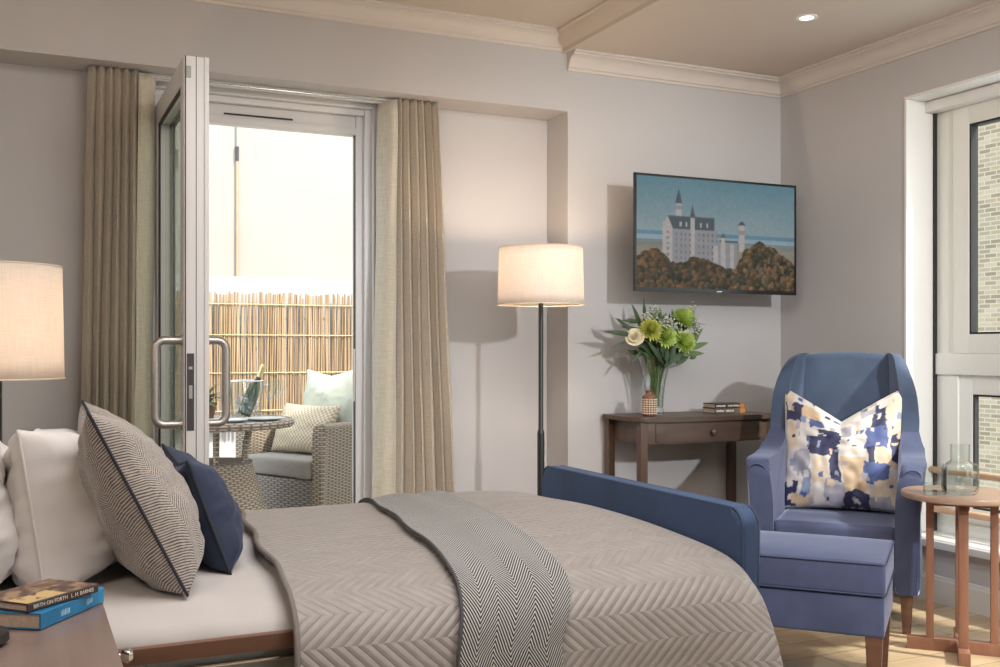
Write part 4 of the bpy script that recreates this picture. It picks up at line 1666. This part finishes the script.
    pal = [(0.15, 0.09, 0.042), (0.12, 0.075, 0.035), (0.085, 0.065, 0.032), (0.045, 0.050, 0.032), (0.19, 0.10, 0.045), (0.07, 0.06, 0.04)]
    order = sorted([(rs.uniform(0.55, 1.05), rs.rand()) for _ in range(900)])
    for cy, cx in order:
        r = rs.uniform(0.007, 0.022)
        pc = np.array(pal[rs.randint(len(pal))]) * (1.25 if cx > 0.6 else 0.95) * rs.uniform(0.8, 1.3)
        dx = (u - cx) / r; dy = (v - cy) / (r * 1.9)
        d2 = dx * dx + dy * dy
        mk = d2 < 1
        sh = (0.75 + 0.45 * (-dy - dx * 0.6))[mk]
        cols[mk] = pc * np.clip(sh, 0.3, 1.4)[:, None]
    n3 = nz(60, 40, 77)
    cols *= (0.30 + 1.05 * n3 * (0.6 + 0.8 * nz(16, 10, 55)))[..., None]
    img[tm] = cols[tm]
    # rocks under the right cluster
    for _ in range(14):
        cx, cy = rs.uniform(0.72, 0.95), rs.uniform(0.66, 0.95)
        mk = (np.abs(u - cx) < 0.008) & (np.abs(v - cy) < 0.03) & tm
        img[mk] = (0.16, 0.11, 0.08)
    img *= (0.86 + 0.28 * nz(110, 70, 91))[..., None]
    k = img.copy()
    k[1:-1, 1:-1] = (img[1:-1, 1:-1] * 4 + img[:-2, 1:-1] + img[2:, 1:-1] + img[1:-1, :-2] + img[1:-1, 2:]) / 8
    return np.clip(k, 0, 1)


IM = tv_image()
H_, W_ = IM.shape[:2]
M['screen'] = vcol('screen_picture', 0.45, emis=0.62)
M['screen'].node_tree.nodes['Principled BSDF'].inputs['Specular IOR Level'].default_value = 0.15
sx0, sx1, sz0, sz1 = -hw + bz, hw - bz, -hh + 0.019, hh - bz


def scol(u, v):
    i = min(W_ - 1, int(u * W_)); j = min(H_ - 1, int((1 - v) * H_))
    return IM[j, i]


grid_obj('screen', M['screen'], lambda u, v: Vector((sx0 + (sx1 - sx0) * u, -0.0015, sz0 + (sz1 - sz0) * v)), W_, H_, tv, colfn=scol)

# ================================================================ CONSOLE TABLE
KX0, KX1, KYB, KYF, KZ = 2.535, 3.285, 4.275, 3.955, 0.79
ct = thing('console_table', 'brown wooden bow front console table with one drawer under the television', 'table', ((KX0 + KX1) / 2, 4.115, 0))
kx = (KX0 + KX1) / 2
hwx = (KX1 - KX0) / 2
yb_, yf_ = KYB - 4.115, KYF - 4.115


def bow(x, d=0.035):
    return yf_ - d * (1 - (x / hwx) ** 2)


out = [(-hwx - 0.012, yb_), (-hwx - 0.012, yf_ + 0.005)] + [(-hwx + 2 * hwx * k / 20, bow(-hwx + 2 * hwx * k / 20) - 0.010) for k in range(21)] + [(hwx + 0.012, yf_ + 0.005), (hwx + 0.012, yb_)]
slab('table_top', 'walnutx', out, KZ - 0.022, KZ, 0.003, 2, ct, plane='xy')
out = [(-hwx + 0.03, yb_ - 0.01)] + [(-hwx + 0.03 + (2 * hwx - 0.06) * k / 20, bow(-hwx + 0.03 + (2 * hwx - 0.06) * k / 20) + 0.006) for k in range(21)] + [(hwx - 0.03, yb_ - 0.01)]
slab('apron', 'walnutx', out, KZ - 0.122, KZ - 0.022, 0.002, 2, ct, plane='xy')
dw = 0.30
out = [(-dw, 0.0)] + [(-dw + 2 * dw * k / 20, bow(-dw + 2 * dw * k / 20) + 0.001) for k in range(21)] + [(dw, 0.0)]
dr = slab('drawer', 'walnutx', out, KZ - 0.115, KZ - 0.030, 0.002, 2, ct, plane='xy')
kn = lathe('knob', 'walnut', [(0, 0), (0.007, 0), (0.006, 0.010), (0.014, 0.018), (0.015, 0.024), (0.010, 0.029), (0, 0.030)], dr, 20)
kn.rotation_euler = (R(90), 0, 0)
kn.location = (-0.01, bow(0) + 0.001, KZ - 0.072)
for sx in (-1, 1):
    for yy0 in (yf_ - 0.002, yb_ - 0.038):
        x0 = sx * (hwx - 0.018)
        box('leg', 'walnut', x0 - 0.018, x0 + 0.018, yy0, yy0 + 0.038, 0, KZ - 0.0225, 0.002, ct)

# things on the console -------------------------------------------
ts = Vector((2.655, 4.07, KZ))
jar = thing('patterned_jar', 'small terracotta bottle vase with pale grid pattern beside the glass vase', 'vase', (2.632, 4.035, KZ + 0.0005))
jp = [(0, 0), (0.026, 0), (0.033, 0.008), (0.034, 0.075), (0.031, 0.092), (0.016, 0.104), (0.015, 0.112), (0.019, 0.118), (0.016, 0.119), (0.012, 0.108), (0, 0.108)]
jb = lathe('jar_body', 'terra', jp, jar, 36)
bm = bmesh.new()
for i in range(18):
    a = 2 * PI * i / 18
    for j in range(7):
        z = 0.014 + j * 0.0105
        r = 0.0343
        c = Vector((r * math.cos(a), r * math.sin(a), z))
        m = Matrix.Translation(c) @ Matrix.Rotation(a, 4, 'Z')
        add_box(bm, -0.0012, 0.0012, -0.0038, 0.0038, -0.0032, 0.0032, 0.0008, 1, mat=m)
fin('pattern', bm, 'pat', jb)

VX, VY = 2.715, 4.115
vs_ = thing('glass_vase', 'tall flared clear glass vase holding the bouquet on the console', 'vase', (VX, VY, KZ + 0.0005))
vp = [(0.0, 0.0), (0.040, 0.0), (0.043, 0.004), (0.043, 0.018), (0.040, 0.030), (0.043, 0.09), (0.052, 0.16), (0.070, 0.235), (0.088, 0.275), (0.090, 0.278), (0.086, 0.278), (0.067, 0.236), (0.049, 0.16), (0.040, 0.09), (0.036, 0.034), (0.0, 0.030)]
lathe('vase_wall', 'clear', vp, vs_, 40, cap=False)
lathe('water', 'water', [(0, 0.032), (0.036, 0.034), (0.040, 0.09), (0.045, 0.13), (0, 0.13)], vs_, 32)

FB = Vector((VX, VY, KZ + 0.04))
FCTR = Vector((VX, VY, KZ + 0.30))


def stem_curve(tip, k):
    a = k * 2.4
    foot = FB + Vector((0.022 * math.cos(a), 0.022 * math.sin(a), 0))
    mid = Vector((VX + (tip.x - VX) * 0.40, VY + (tip.y - VY) * 0.40, KZ + 0.24))
    lim = 0.055
    dx, dy = mid.x - VX, mid.y - VY
    d = math.hypot(dx, dy)
    if d > lim:
        mid.x = VX + dx / d * lim; mid.y = VY + dy / d * lim
    return smooth_pts([foot, mid, tip], 8)


def flower_root(name, label, cat, tip, k, group=None):
    root = thing(name, label, cat, FB, 0, group)
    pts = [p - FB for p in stem_curve(Vector(tip), k)]
    tube('stem', 'stem', pts, 0.0028, root, seg=6)
    return root, pts


def mum(tip, r, mat, k, label, dirv=(0, -0.6, 0.8), n=150):
    root, pts = flower_root('chrysanthemum' if mat != 'cream' else 'rose', label, 'flower', tip, k)
    bm = bmesh.new()
    q = Vector(dirv).normalized().to_track_quat('Z', 'Y').to_matrix()
    rr = random.Random(k)
    c = Vector(tip) - FB
    for i in range(n):
        t = (i + 0.5) / n
        ph = i * 2.39996
        el = R(88) - R(105) * t ** 0.8
        d = q @ Vector((math.cos(ph) * math.cos(el), math.sin(ph) * math.cos(el), math.sin(el)))
        L = r * rr.uniform(0.85, 1.05)
        leaf_mesh(bm, c, d, L, r * 0.26, up=q @ Vector((0, 0, 1.0001)) + Vector((0.01, 0.02, 0)), droop=-0.18, fold=0.6, n=4)
    fin('flower_head', bm, mat, root, smooth=True)
    return root


def px2(px, py, y):
    """point of the bouquet plane at depth y, measured on the photograph while building"""
    r = (px - 500) / 1034.0
    Z = y / (0.907 - r * 0.421)
    return Vector((Z * (r * 0.907 + 0.421), y, 1.1 - (py - 349) * Z / 1034.0))


mum(px2(682, 321, 4.10), 0.072, 'green', 1, 'green chrysanthemum at the upper right of the bouquet', (0.4, -0.5, 0.7))
mum(px2(664, 338, 4.04), 0.064, 'green', 2, 'green chrysanthemum at the lower middle of the bouquet, above the vase rim', (0, -0.8, 0.6))
mum(px2(682, 343, 4.05), 0.066, 'green', 3, 'green chrysanthemum at the lower right of the bouquet', (0.4, -0.8, 0.3))
mum(px2(650, 331, 4.04), 0.062, 'ygreen', 4, 'yellow green chrysanthemum next to the cream rose', (-0.1, -0.8, 0.6))


def rose(tip, r, label, k):
    root, pts = flower_root('rose', label, 'flower', tip, k)
    c = Vector(tip) - FB
    q = Vector((-0.5, -0.75, 0.4)).normalized().to_track_quat('Z', 'Y').to_matrix()
    bm = bmesh.new()
    for ring, (nn, rad, ht, op) in enumerate(((3, 0.25, 0.55, 0.15), (4, 0.45, 0.5, 0.25), (5, 0.7, 0.4, 0.45), (6, 0.95, 0.25, 0.7))):
        for i in range(nn):
            a0 = 2 * PI * i / nn + ring * 0.7
            rows = []
            for jv in range(5):
                v = jv / 4
                row = []
                for ju in range(6):
                    u = ju / 5 - 0.5
                    a = a0 + u * (2 * PI / nn) * 1.35
                    rr = r * (0.15 + (rad - 0.15) * math.sin(v * PI / 2)) * (1 + op * 0.25 * v ** 3)
                    z = r * (ht * 1.2 * (v ** (0.7 + op)) - 0.35 * op - (abs(u) * 2) ** 3 * 0.18 * v)
                    row.append(bm.verts.new(c + q @ Vector((rr * math.cos(a), rr * math.sin(a), z))))
                rows.append(row)
            for A_, B_ in zip(rows, rows[1:]):
                for m_ in range(5):
                    bm.faces.new((A_[m_], A_[m_ + 1], B_[m_ + 1], B_[m_]))
    fin('flower_head', bm, 'cream', root, smooth=True)


rose(px2(635, 337, 4.05), 0.040, 'cream white rose at the left front of the bouquet', 5)


def gyp(tips, label, k):
    tips = [Vector(t) for t in tips]
    c = sum(tips, Vector()) / len(tips)
    root, pts = flower_root('gypsophila_sprig', label, 'flower', c - Vector((0, 0, 0.05)), k)
    rr = random.Random(k)
    bs = bmesh.new(); bf = bmesh.new()
    base = c - Vector((0, 0, 0.05)) - FB
    for t in tips:
        t = t - FB
        for _ in range(14):
            e = t + Vector((rr.gauss(0, 0.011), rr.gauss(0, 0.012), rr.gauss(0, 0.010)))
            add_tube(bs, [base, (base + e) / 2 + Vector((0, 0, 0.004)), e], 0.0006, 3, cap=False)
            for pth in range(5):
                a = 2 * PI * pth / 5
                leaf_mesh(bf, e, Vector((math.cos(a), math.sin(a) - 0.5, 0.5)), 0.0105, 0.0095, n=2, fold=0.1)
    fin('twigs', bs, 'stem', root)
    fin('blossoms', bf, 'whitep', root, smooth=True)


gyp([px2(648, 316, 4.06), px2(653, 312, 4.08), px2(657, 309, 4.09), px2(652, 320, 4.05), px2(644, 318, 4.06)], "white baby's breath sprig above the cream rose", 6)
gyp([px2(661, 323, 4.03), px2(666, 320, 4.05), px2(671, 325, 4.03), px2(676, 329, 4.03), px2(663, 329, 4.02), px2(668, 329, 4.02), px2(673, 321, 4.04)], "white baby's breath sprig at the centre of the bouquet", 7)
gyp([px2(692, 309, 4.06), px2(693, 315, 4.06), px2(694, 322, 4.06), px2(697, 329, 4.05), px2(701, 327, 4.05), px2(694, 334, 4.05)], "white baby's breath sprig reaching up at the right of the bouquet", 8)


def sprig(base, leaves, label, k, mat='leaf', W=0.026):
    """leafy twig: leaves = list of (tip pixel x, y, depth, root pixel x, y)"""
    root, pts = flower_root('leaf_sprig', label, 'foliage', base, k)
    for (x0, y0, x1, y1, dep, w) in leaves:
        a = px2(x0, y0, dep) - FB
        b = px2(x1, y1, dep - 0.01) - FB
        bm = bmesh.new()
        d = b - a
        leaf_mesh(bm, a, d, d.length, w, up=Vector((0.15, -1.0, 0.25)), droop=0.08, fold=0.3, n=8)
        fin('leaf', bm, mat, root, smooth=True)


sprig(px2(646, 330, 4.10), [(641, 330, 633, 303, 4.10, 0.028), (644, 326, 645, 298, 4.11, 0.024), (641, 322, 622, 320, 4.09, 0.020), (643, 331, 622, 326, 4.08, 0.020)],
      'upright dark green leaf sprig at the top left of the bouquet', 9)
sprig(px2(634, 333, 4.08), [(634, 333, 616, 317, 4.08, 0.022), (633, 335, 605, 331, 4.07, 0.026), (626, 328, 619, 318, 4.06, 0.018), (632, 340, 614, 345, 4.07, 0.012), (640, 352, 632, 363, 4.05, 0.012)],
      'spreading dark leaf sprig at the far left of the bouquet', 10, 'leaf')
sprig(px2(684, 350, 4.06), [(684, 350, 710, 342, 4.05, 0.030), (683, 354, 706, 353, 4.04, 0.026), (690, 342, 704, 328, 4.06, 0.024), (678, 356, 679, 362, 4.04, 0.014), (688, 346, 700, 336, 4.05, 0.026)],
      'broad green leaf sprig reaching out at the right of the bouquet', 11, 'leaf2')
sprig(px2(664, 352, 4.07), [(660, 362, 640, 342, 4.05, 0.030), (664, 364, 648, 340, 4.03, 0.030), (668, 364, 660, 340, 4.02, 0.030), (670, 364, 676, 342, 4.02, 0.030), (664, 366, 688, 350, 4.04, 0.030), (654, 362, 644, 352, 4.05, 0.028), (676, 364, 690, 356, 4.06, 0.026), (666, 362, 668, 348, 4.01, 0.026)],
      'dense dark leaves filling the bouquet just above the vase rim', 12, 'leaf')

for k_, (px_, py_) in enumerate(((652, 346), (657, 344), (662, 346), (668, 345), (673, 347), (660, 350), (666, 351), (655, 350))):
    root_, pts_ = flower_root('leaf_sprig', 'slim leafy green stem standing among the others inside the glass vase', 'foliage', px2(px_, py_, 4.09), 50 + k_, 'slim stems inside the glass vase')
    bm = bmesh.new()
    rq = random.Random(k_)
    for q_ in range(7):
        b_ = pts_[min(len(pts_) - 1, 5 + q_ * 2 - (q_ // 4))]
        leaf_mesh(bm, b_, Vector((rq.uniform(-.5, .5), rq.uniform(-.6, .3), 1)), 0.05, 0.014, up=Vector((0.1, -1, 0.3)), n=5)
    fin('leaves', bm, 'leaf2', root_, smooth=True)


def filler(label, k, cx, cy, sx_, sy_, n, mat, w, dep):
    rr = random.Random(k)
    root, pts = flower_root('leaf_sprig', label, 'foliage', px2(cx, cy + 6, dep), k)
    bm = bmesh.new()
    hub = px2(664, 368, 4.09) - FB
    for i in range(n):
        x = cx + rr.uniform(-sx_, sx_); y = cy + rr.uniform(-sy_, sy_)
        a = px2(x, y, dep + rr.uniform(-0.04, 0.05)) - FB
        d = (a - hub).normalized() + Vector((rr.uniform(-.35, .35), rr.uniform(-.5, .2), rr.uniform(-.35, .35)))
        leaf_mesh(bm, a, d, rr.uniform(0.035, 0.06), w * rr.uniform(0.8, 1.2), up=Vector((0.1, -1, 0.4)), droop=0.15, fold=0.3, n=6)
        if i % 3 == 0:
            add_tube(bm, [hub, a], 0.0014, 4)
    fin('leaves', bm, mat, root, smooth=True)


filler('dark leafy filler at the left middle of the bouquet', 31, 648, 348, 12, 12, 34, 'leaf', 0.018, 4.10)
filler('dark leafy filler at the centre of the bouquet', 32, 664, 352, 12, 12, 36, 'leaf', 0.018, 4.10)
filler('mid green leafy filler at the right middle of the bouquet', 33, 681, 349, 11, 10, 30, 'leaf2', 0.018, 4.11)
filler('mid green leafy filler behind the upper flowers of the bouquet', 34, 668, 325, 18, 8, 30, 'leaf2', 0.016, 4.13)


book('book', 'lower of the two small brown books lying on the console table', (3.015, 4.055, KZ + 0.0008), R(-4), 0.175, 0.11, 0.024, 'bookgrey', bars=((0.06, 0.30), (0.36, 0.60)), band='bookorange')
book('book', 'upper of the two small brown books lying on the console table', (3.018, 4.057, KZ + 0.0255), R(-4), 0.172, 0.11, 0.022, 'bookdark', bars=((0.05, 0.34), (0.42, 0.78)), band='bookorange')

# ================================================================ ARMCHAIR
AC = Vector((3.160, 3.371, 0))
ACR = R(-48)
ac = thing('wing_armchair', 'blue velvet wingback armchair in the corner by the window', 'armchair', AC, ACR)


def rrect(hx, hy, r, n=5):
    o = []
    for cx, cy, a0 in ((hx - r, hy - r, 0), (-hx + r, hy - r, 90), (-hx + r, -hy + r, 180), (hx - r, -hy + r, 270)):
        for k in range(n + 1):
            a = R(a0 + 90 * k / n)
            o.append((cx + r * math.cos(a), cy + r * math.sin(a)))
    return o


# base rail
bm = bmesh.new()
add_box(bm, -0.28, 0.28, -0.315, 0.25, 0.155, 0.292, 0.02, 3)
fin('seat_base', bm, 'chair', ac, smooth=True, angle=60)
bm = bmesh.new()
add_box(bm, -0.232, 0.232, -0.350, 0.20, 0.29, 0.412, 0.035, 4)
sc_ = fin('seat_cushion', bm, 'chair', ac, smooth=True, angle=70)
# backrest: leaning, crowned panel with arched top
def back(u, v):
    a = 2 * u - 1
    # v: 0 bottom front .. 0.5 top .. 1 bottom back
    w = 0.225
    H0, H1 = 0.40, 1.088 - 0.022 * a * a
    if v < 0.45:
        t = v / 0.45
        y = 0.155 + 0.125 * t - 0.028 * math.sin(PI * t) * (1 - a * a) - 0.0
        z = H0 + (H1 - 0.03 - H0) * t
    elif v < 0.60:
        b = (v - 0.45) / 0.15 * PI
        y = 0.280 + 0.040 * (1 - math.cos(b))
        z = H1 - 0.03 + 0.030 * math.sin(b)
    else:
        t = (v - 0.60) / 0.40
        y = 0.360 - 0.08 * t
        z = (H1 - 0.03) * (1 - t) + 0.16 * t
    return Vector((a * w, y, z))


grid_obj('backrest', 'chairback', back, 24, 60, ac)


def wing_warp(sx):
    def f(x, y, z):
        t = max(0, min(1, (z - 0.62) / 0.40))
        out_ = 0.012 * math.sin(t * PI)
        # wings flare out a little at the front, pull in toward the back
        x *= 1 - 0.27 * max(0.0, min(1.0, (y - 0.11) / 0.26))
        ox = max(0.0, (abs(x) - 0.20) / 0.08)
        tz = max(0.0, min(1.0, (z - 0.80) / 0.27))
        z -= 0.035 * ox * ox * tz * tz
        x -= sx * 0.018 * ox * tz * tz
        return (x + sx * (out_ - 0.030 * (y - 0.05)) + 0.0, y, z)
    return f


wo = smooth_pts([(0.31, 0.16, 0), (0.35, 0.60, 0), (0.378, 0.98, 0), (0.365, 1.055, 0), (0.31, 1.082, 0), (0.21, 1.074, 0), (0.15, 1.035, 0), (0.125, 0.95, 0), (0.115, 0.82, 0), (0.085, 0.72, 0), (0.04, 0.655, 0), (0.02, 0.56, 0), (0.04, 0.40, 0), (0.07, 0.16, 0)], 5, closed=False)
for sx in (-1, 1):
    x0, x1 = sorted((sx * 0.226, sx * 0.298))
    w = slab('wing', 'chairback', [(p.x, p.y) for p in wo], x0, x1, 0.034, 6, ac, warp=wing_warp(sx))


def arm_warp(sx):
    def f(x, y, z):
        t = max(0, (z - 0.45) / 0.2)
        fr = max(0, (0.05 - y) / 0.4)
        bk_ = max(0.0, min(1.0, (y - 0.0) / 0.14))
        if abs(x) > 0.27:
            x -= sx * 0.022 * bk_ * max(0.0, min(1.0, (z - 0.45) / 0.2))
        return (x + sx * (0.018 * t * t * (0.4 + fr) * (1 - bk_)), y, z)
    return f


ao = smooth_pts([(-0.352, 0.155, 0), (-0.360, 0.40, 0), (-0.362, 0.57, 0), (-0.345, 0.632, 0), (-0.29, 0.655, 0), (-0.15, 0.660, 0), (-0.02, 0.678, 0), (0.08, 0.735, 0), (0.14, 0.80, 0)], 5) + [Vector((0.27, 0.80, 0)), Vector((0.27, 0.155, 0))]
for sx in (-1, 1):
    x0, x1 = sorted((sx * 0.228, sx * 0.318))
    am_ = slab('arm', 'chair', [(p.x, p.y) for p in ao], x0, x1, 0.038, 6, ac, warp=arm_warp(sx))
    wf = arm_warp(sx)
    for xx in (sx * 0.250, sx * 0.318):
        pass
    xm = sx * 0.273
    pts = [(sx * (0.240), -0.352, 0.17), (sx * 0.238, -0.360, 0.55)] + [(xm + sx * 0.036 * -math.cos(R(180 * k / 8)), -0.3535, 0.60 + 0.036 * math.sin(R(180 * k / 8))) for k in range(9)] + [(sx * 0.311, -0.360, 0.55), (sx * 0.306, -0.352, 0.17)]
    tube('piping', 'chair', [wf(*p) for p in pts], 0.0038, am_, seg=6)


def tleg(parent, x, y, h, dx=0, dy=0, mat='walnut', w0=0.024, w1=0.015):
    bm = bmesh.new()
    A_ = [(x + a * w0, y + b * w0, h) for a, b in ((-1, -1), (1, -1), (1, 1), (-1, 1))]
    B_ = [(x + dx + a * w1, y + dy + b * w1, 0.0) for a, b in ((-1, -1), (1, -1), (1, 1), (-1, 1))]
    VA = [bm.verts.new(p) for p in A_]; VB = [bm.verts.new(p) for p in B_]
    bm.faces.new(VA); bm.faces.new(VB)
    for i in range(4):
        bm.faces.new((VA[i], VA[(i + 1) % 4], VB[(i + 1) % 4], VB[i]))
    bmesh.ops.bevel(bm, geom=list(bm.edges), offset=0.003, segments=2, affect='EDGES')
    return fin('leg', bm, mat, parent, smooth=True)


for x, y, dx, dy in ((-0.27, -0.31, -0.0, -0.005), (0.27, -0.31, 0.0, -0.005), (-0.25, 0.25, -0.01, 0.02), (0.25, 0.25, 0.01, 0.02)):
    tleg(ac, x, y, 0.165, dx, dy, 'railwood')


def art_cushion():
    rs = random.Random(21)
    pal = {'n': (0.022, 0.025, 0.085), 'b': (0.07, 0.11, 0.30), 'g': (0.60, 0.44, 0.29), 'w': (0.64, 0.60, 0.58), 'l': (0.36, 0.35, 0.42), 'y': (0.66, 0.54, 0.42), 's': (0.25, 0.30, 0.45)}
    ops = []
    # large blocks read off the photograph: (x0,x1,y0,y1) with y up from the bottom
    big = [('w', 0, 1, 0, 1), ('w', 0.0, 0.16, 0.35, 0.75), ('y', 0.04, 0.12, 0.50, 0.75), ('w', 0.14, 0.28, 0.35, 0.68), ('n', 0.02, 0.16, 0.72, 0.90), ('g', 0.16, 0.34, 0.76, 0.90), ('y', 0.0, 0.1, 0.88, 1.0),
           ('n', 0.22, 0.50, 0.42, 0.60), ('n', 0.42, 0.50, 0.20, 0.64), ('n', 0.30, 0.48, 0.56, 0.68), ('l', 0.10, 0.24, 0.28, 0.46), ('y', 0.27, 0.40, 0.18, 0.40), ('s', 0.18, 0.26, 0.10, 0.30),
           ('w', 0.52, 0.72, 0.40, 0.82), ('l', 0.50, 0.60, 0.62, 0.76), ('g', 0.52, 0.72, 0.10, 0.40), ('n', 0.76, 0.90, 0.66, 0.88), ('b', 0.72, 0.90, 0.50, 0.70), ('n', 0.74, 0.80, 0.36, 0.52),
           ('y', 0.88, 1.0, 0.60, 0.95), ('y', 0.80, 1.0, 0.34, 0.50), ('b', 0.70, 0.92, 0.20, 0.36), ('n', 0.52, 0.74, 0.0, 0.12), ('y', 0.76, 0.98, 0.06, 0.24), ('n', 0.0, 0.14, 0.0, 0.20),
           ('l', 0.38, 0.54, 0.02, 0.20), ('n', 0.92, 1.0, 0.40, 0.62), ('g', 0.10, 0.30, 0.02, 0.10), ('b', 0.24, 0.36, 0.70, 0.78), ('l', 0.66, 0.78, 0.84, 0.96), ('l', 0.74, 0.92, 0.0, 0.10)]
    for c, x0, x1, y0, y1 in big:
        ops.append((pal[c], x0, x1, y0, y1, 0.03))
    keys = list(pal) + ['w', 'w', 'l', 'n']
    for _ in range(95):
        c = pal[rs.choice(keys)]
        x, y = rs.random(), rs.random()
        ops.append((c, x, x + rs.uniform(0.012, 0.06), y, y + rs.uniform(0.01, 0.07), 0.015))

    def f(u, v):
        du = 0.030 * noise.noise(Vector((u * 7, v * 7, 2))) + 0.012 * noise.noise(Vector((u * 26, v * 26, 4)))
        dv = 0.030 * noise.noise(Vector((u * 7, v * 7, 9))) + 0.012 * noise.noise(Vector((u * 26, v * 26, 7)))
        c = (0.66, 0.60, 0.55)
        for col, x0, x1, y0, y1, r in ops:
            if x0 < u + du < x1 and y0 < v + dv < y1:
                c = col
        k = 0.9 + 0.28 * noise.noise(Vector((u * 14, v * 3, 12)))
        return tuple(min(1, q * k) for q in c)
    return f


M['paint_soft'] = vcol('painted_satin', 0.55, sheen=0.2)
p, rim = pillow_obj('abstract_cushion', M['paint_soft'], 0.50, 0.535, 0.18, 150, None, seed=11, wr=0.006, pinch=0.05, chop=0.125, colfn=art_cushion(), sag=0.3, pw=0.45)
MA = Matrix.Translation(AC) @ Matrix.Rotation(ACR, 4, 'Z')
p.matrix_world = MA @ frame_mat((0.0, -0.01, 0.412), (1, 0, 0.01), (0, 0.30, 1))
tag(p, 'navy, gold and white abstract patterned cushion on the blue armchair', 'cushion')
tube('piping', 'navypipe', rim[::3], 0.0028, p, seg=6, closed=True)

# ================================================================ FOOTSTOOL
fs = thing('footstool', 'rectangular blue velvet footstool in front of the armchair', 'footstool', (0, 0, 0), 0)
fr = Vector((2.415, 2.385, 0))
FA = R(-49)
xv = Vector((math.cos(FA), math.sin(FA), 0)); yv = Vector((-math.sin(FA), math.cos(FA), 0))
FWd, FDp = 0.60, 0.44
fs.location = fr - xv * FWd / 2 + yv * FDp / 2
fs.rotation_euler = (0, 0, FA)
bm = bmesh.new()
add_box(bm, -FWd / 2 + 0.004, FWd / 2 - 0.004, -FDp / 2 + 0.004, FDp / 2 - 0.004, 0.205, 0.332, 0.010, 3)
fin('stool_base', bm, 'chair', fs, smooth=True, angle=60)


def stool_top(u, v):
    a, b = 2 * u - 1, 2 * v - 1
    return Vector((a * FWd / 2, b * FDp / 2, 0.435 + 0.014 * (1 - a ** 4) * (1 - b ** 4)))


bm = bmesh.new()
add_box(bm, -FWd / 2, FWd / 2, -FDp / 2, FDp / 2, 0.335, 0.438, 0.012, 3)
bmesh.ops.subdivide_edges(bm, edges=[e for e in bm.edges if e.calc_length() > 0.2], cuts=5, use_grid_fill=True)
for v in bm.verts:
    if v.co.z > 0.43:
        v.co.z += 0.014 * (1 - (abs(v.co.x) / (FWd / 2)) ** 4) * (1 - (abs(v.co.y) / (FDp / 2)) ** 4)
tc = fin('top_cushion', bm, 'chair', fs, smooth=True, angle=60)
for z in (0.434, 0.338):
    tube('piping', 'chairpipe', [(x, y, z) for x, y in rrect(FWd / 2 + 0.001, FDp / 2 + 0.001, 0.014)], 0.0028, tc, seg=6, closed=True)
for sx in (-1, 1):
    for sy in (-1, 1):
        tleg(fs, sx * (FWd / 2 - 0.035), sy * (FDp / 2 - 0.035), 0.21, 0, 0, 'railwood', 0.026, 0.016)

# ================================================================ ROUND SIDE TABLE
SX_, SY_ = 3.098, 2.695
st_ = thing('side_table', 'round wooden side table on four posts beside the armchair', 'table', (SX_, SY_, 0), R(-46))
lathe('table_top', 'sidetop', [(0, 0.558), (0.196, 0.558), (0.205, 0.562), (0.208, 0.572), (0.205, 0.580), (0, 0.580)], st_, 64)
for k in range(4):
    a = PI / 2 * k
    m = Matrix.Rotation(a, 4, 'Z')
    bm = bmesh.new()
    add_box(bm, 0.094, 0.120, -0.016, 0.016, 0.045, 0.558, 0.002, 2, mat=m)
    fin('leg', bm, 'sidewood', st_, smooth=True)
bm = bmesh.new()
add_box(bm, -0.185, 0.185, -0.019, 0.019, 0.0, 0.045, 0.003)
fin('foot_bar', bm, 'sidewood', st_, smooth=True)
bm = bmesh.new()
add_box(bm, -0.019, 0.019, -0.185, -0.0195, 0.0, 0.0448, 0.003)
add_box(bm, -0.019, 0.019, 0.0195, 0.185, 0.0, 0.0448, 0.003)
fin('foot_bar', bm, 'sidewood', st_, smooth=True)
bm = bmesh.new()
add_box(bm, -0.12, 0.12, -0.019, 0.019, 0.530, 0.558)
add_box(bm, -0.019, 0.019, -0.12, 0.12, 0.5301, 0.5579)
fin('top_bearer', bm, 'sidewood', st_)

tb = thing('tumbler', 'clear glass tumbler of water on the round side table', 'glass', (2.975, 2.705, 0.5805))
lathe('tumbler_wall', 'greenglass', [(0, 0), (0.036, 0), (0.039, 0.004), (0.0415, 0.10), (0.0395, 0.10), (0.037, 0.010), (0, 0.010)], tb, 36, cap=False)
lathe('water', 'water', [(0, 0.0105), (0.0365, 0.011), (0.0378, 0.036), (0, 0.036)], tb, 32)
cf = thing('carafe', 'square shouldered glass carafe of water on the round side table', 'carafe', (3.055, 2.665, 0.5805))
lathe('carafe_body', 'greenglass', [(0, 0), (0.050, 0), (0.060, 0.010), (0.063, 0.025), (0.063, 0.095), (0.058, 0.108), (0.040, 0.114), (0.033, 0.120), (0.033, 0.178), (0.031, 0.178), (0.030, 0.120), (0.038, 0.110), (0.056, 0.104), (0.060, 0.093), (0.060, 0.026), (0.052, 0.012), (0, 0.008)], cf, 40, cap=False)
lathe('water', 'water', [(0, 0.0085), (0.052, 0.013), (0.0595, 0.027), (0.0595, 0.088), (0, 0.088)], cf, 36)

# ================================================================ CEILING DOWNLIGHT
dl = thing('downlight', 'small round recessed downlight in the ceiling near the window', 'ceiling light', (3.01, 3.41, ZC), 0)
lathe('trim_ring', 'white', [(0.030, -0.001), (0.030, -0.004), (0.044, -0.004), (0.046, -0.0005)], dl, 32, cap=False)
lathe('light_disc', emit('downlight_glow', (1.0, 0.9, 0.75), 3.0), [(0, -0.002), (0.030, -0.002)], dl, 32, cap=False)
light('downlight_beam', 'SPOT', (3.01, 3.41, ZC - 0.02), 3, (1.0, 0.85, 0.68), (3.01, 3.41, 0), spot_size=R(80), spot_blend=0.8, shadow_soft_size=0.03)
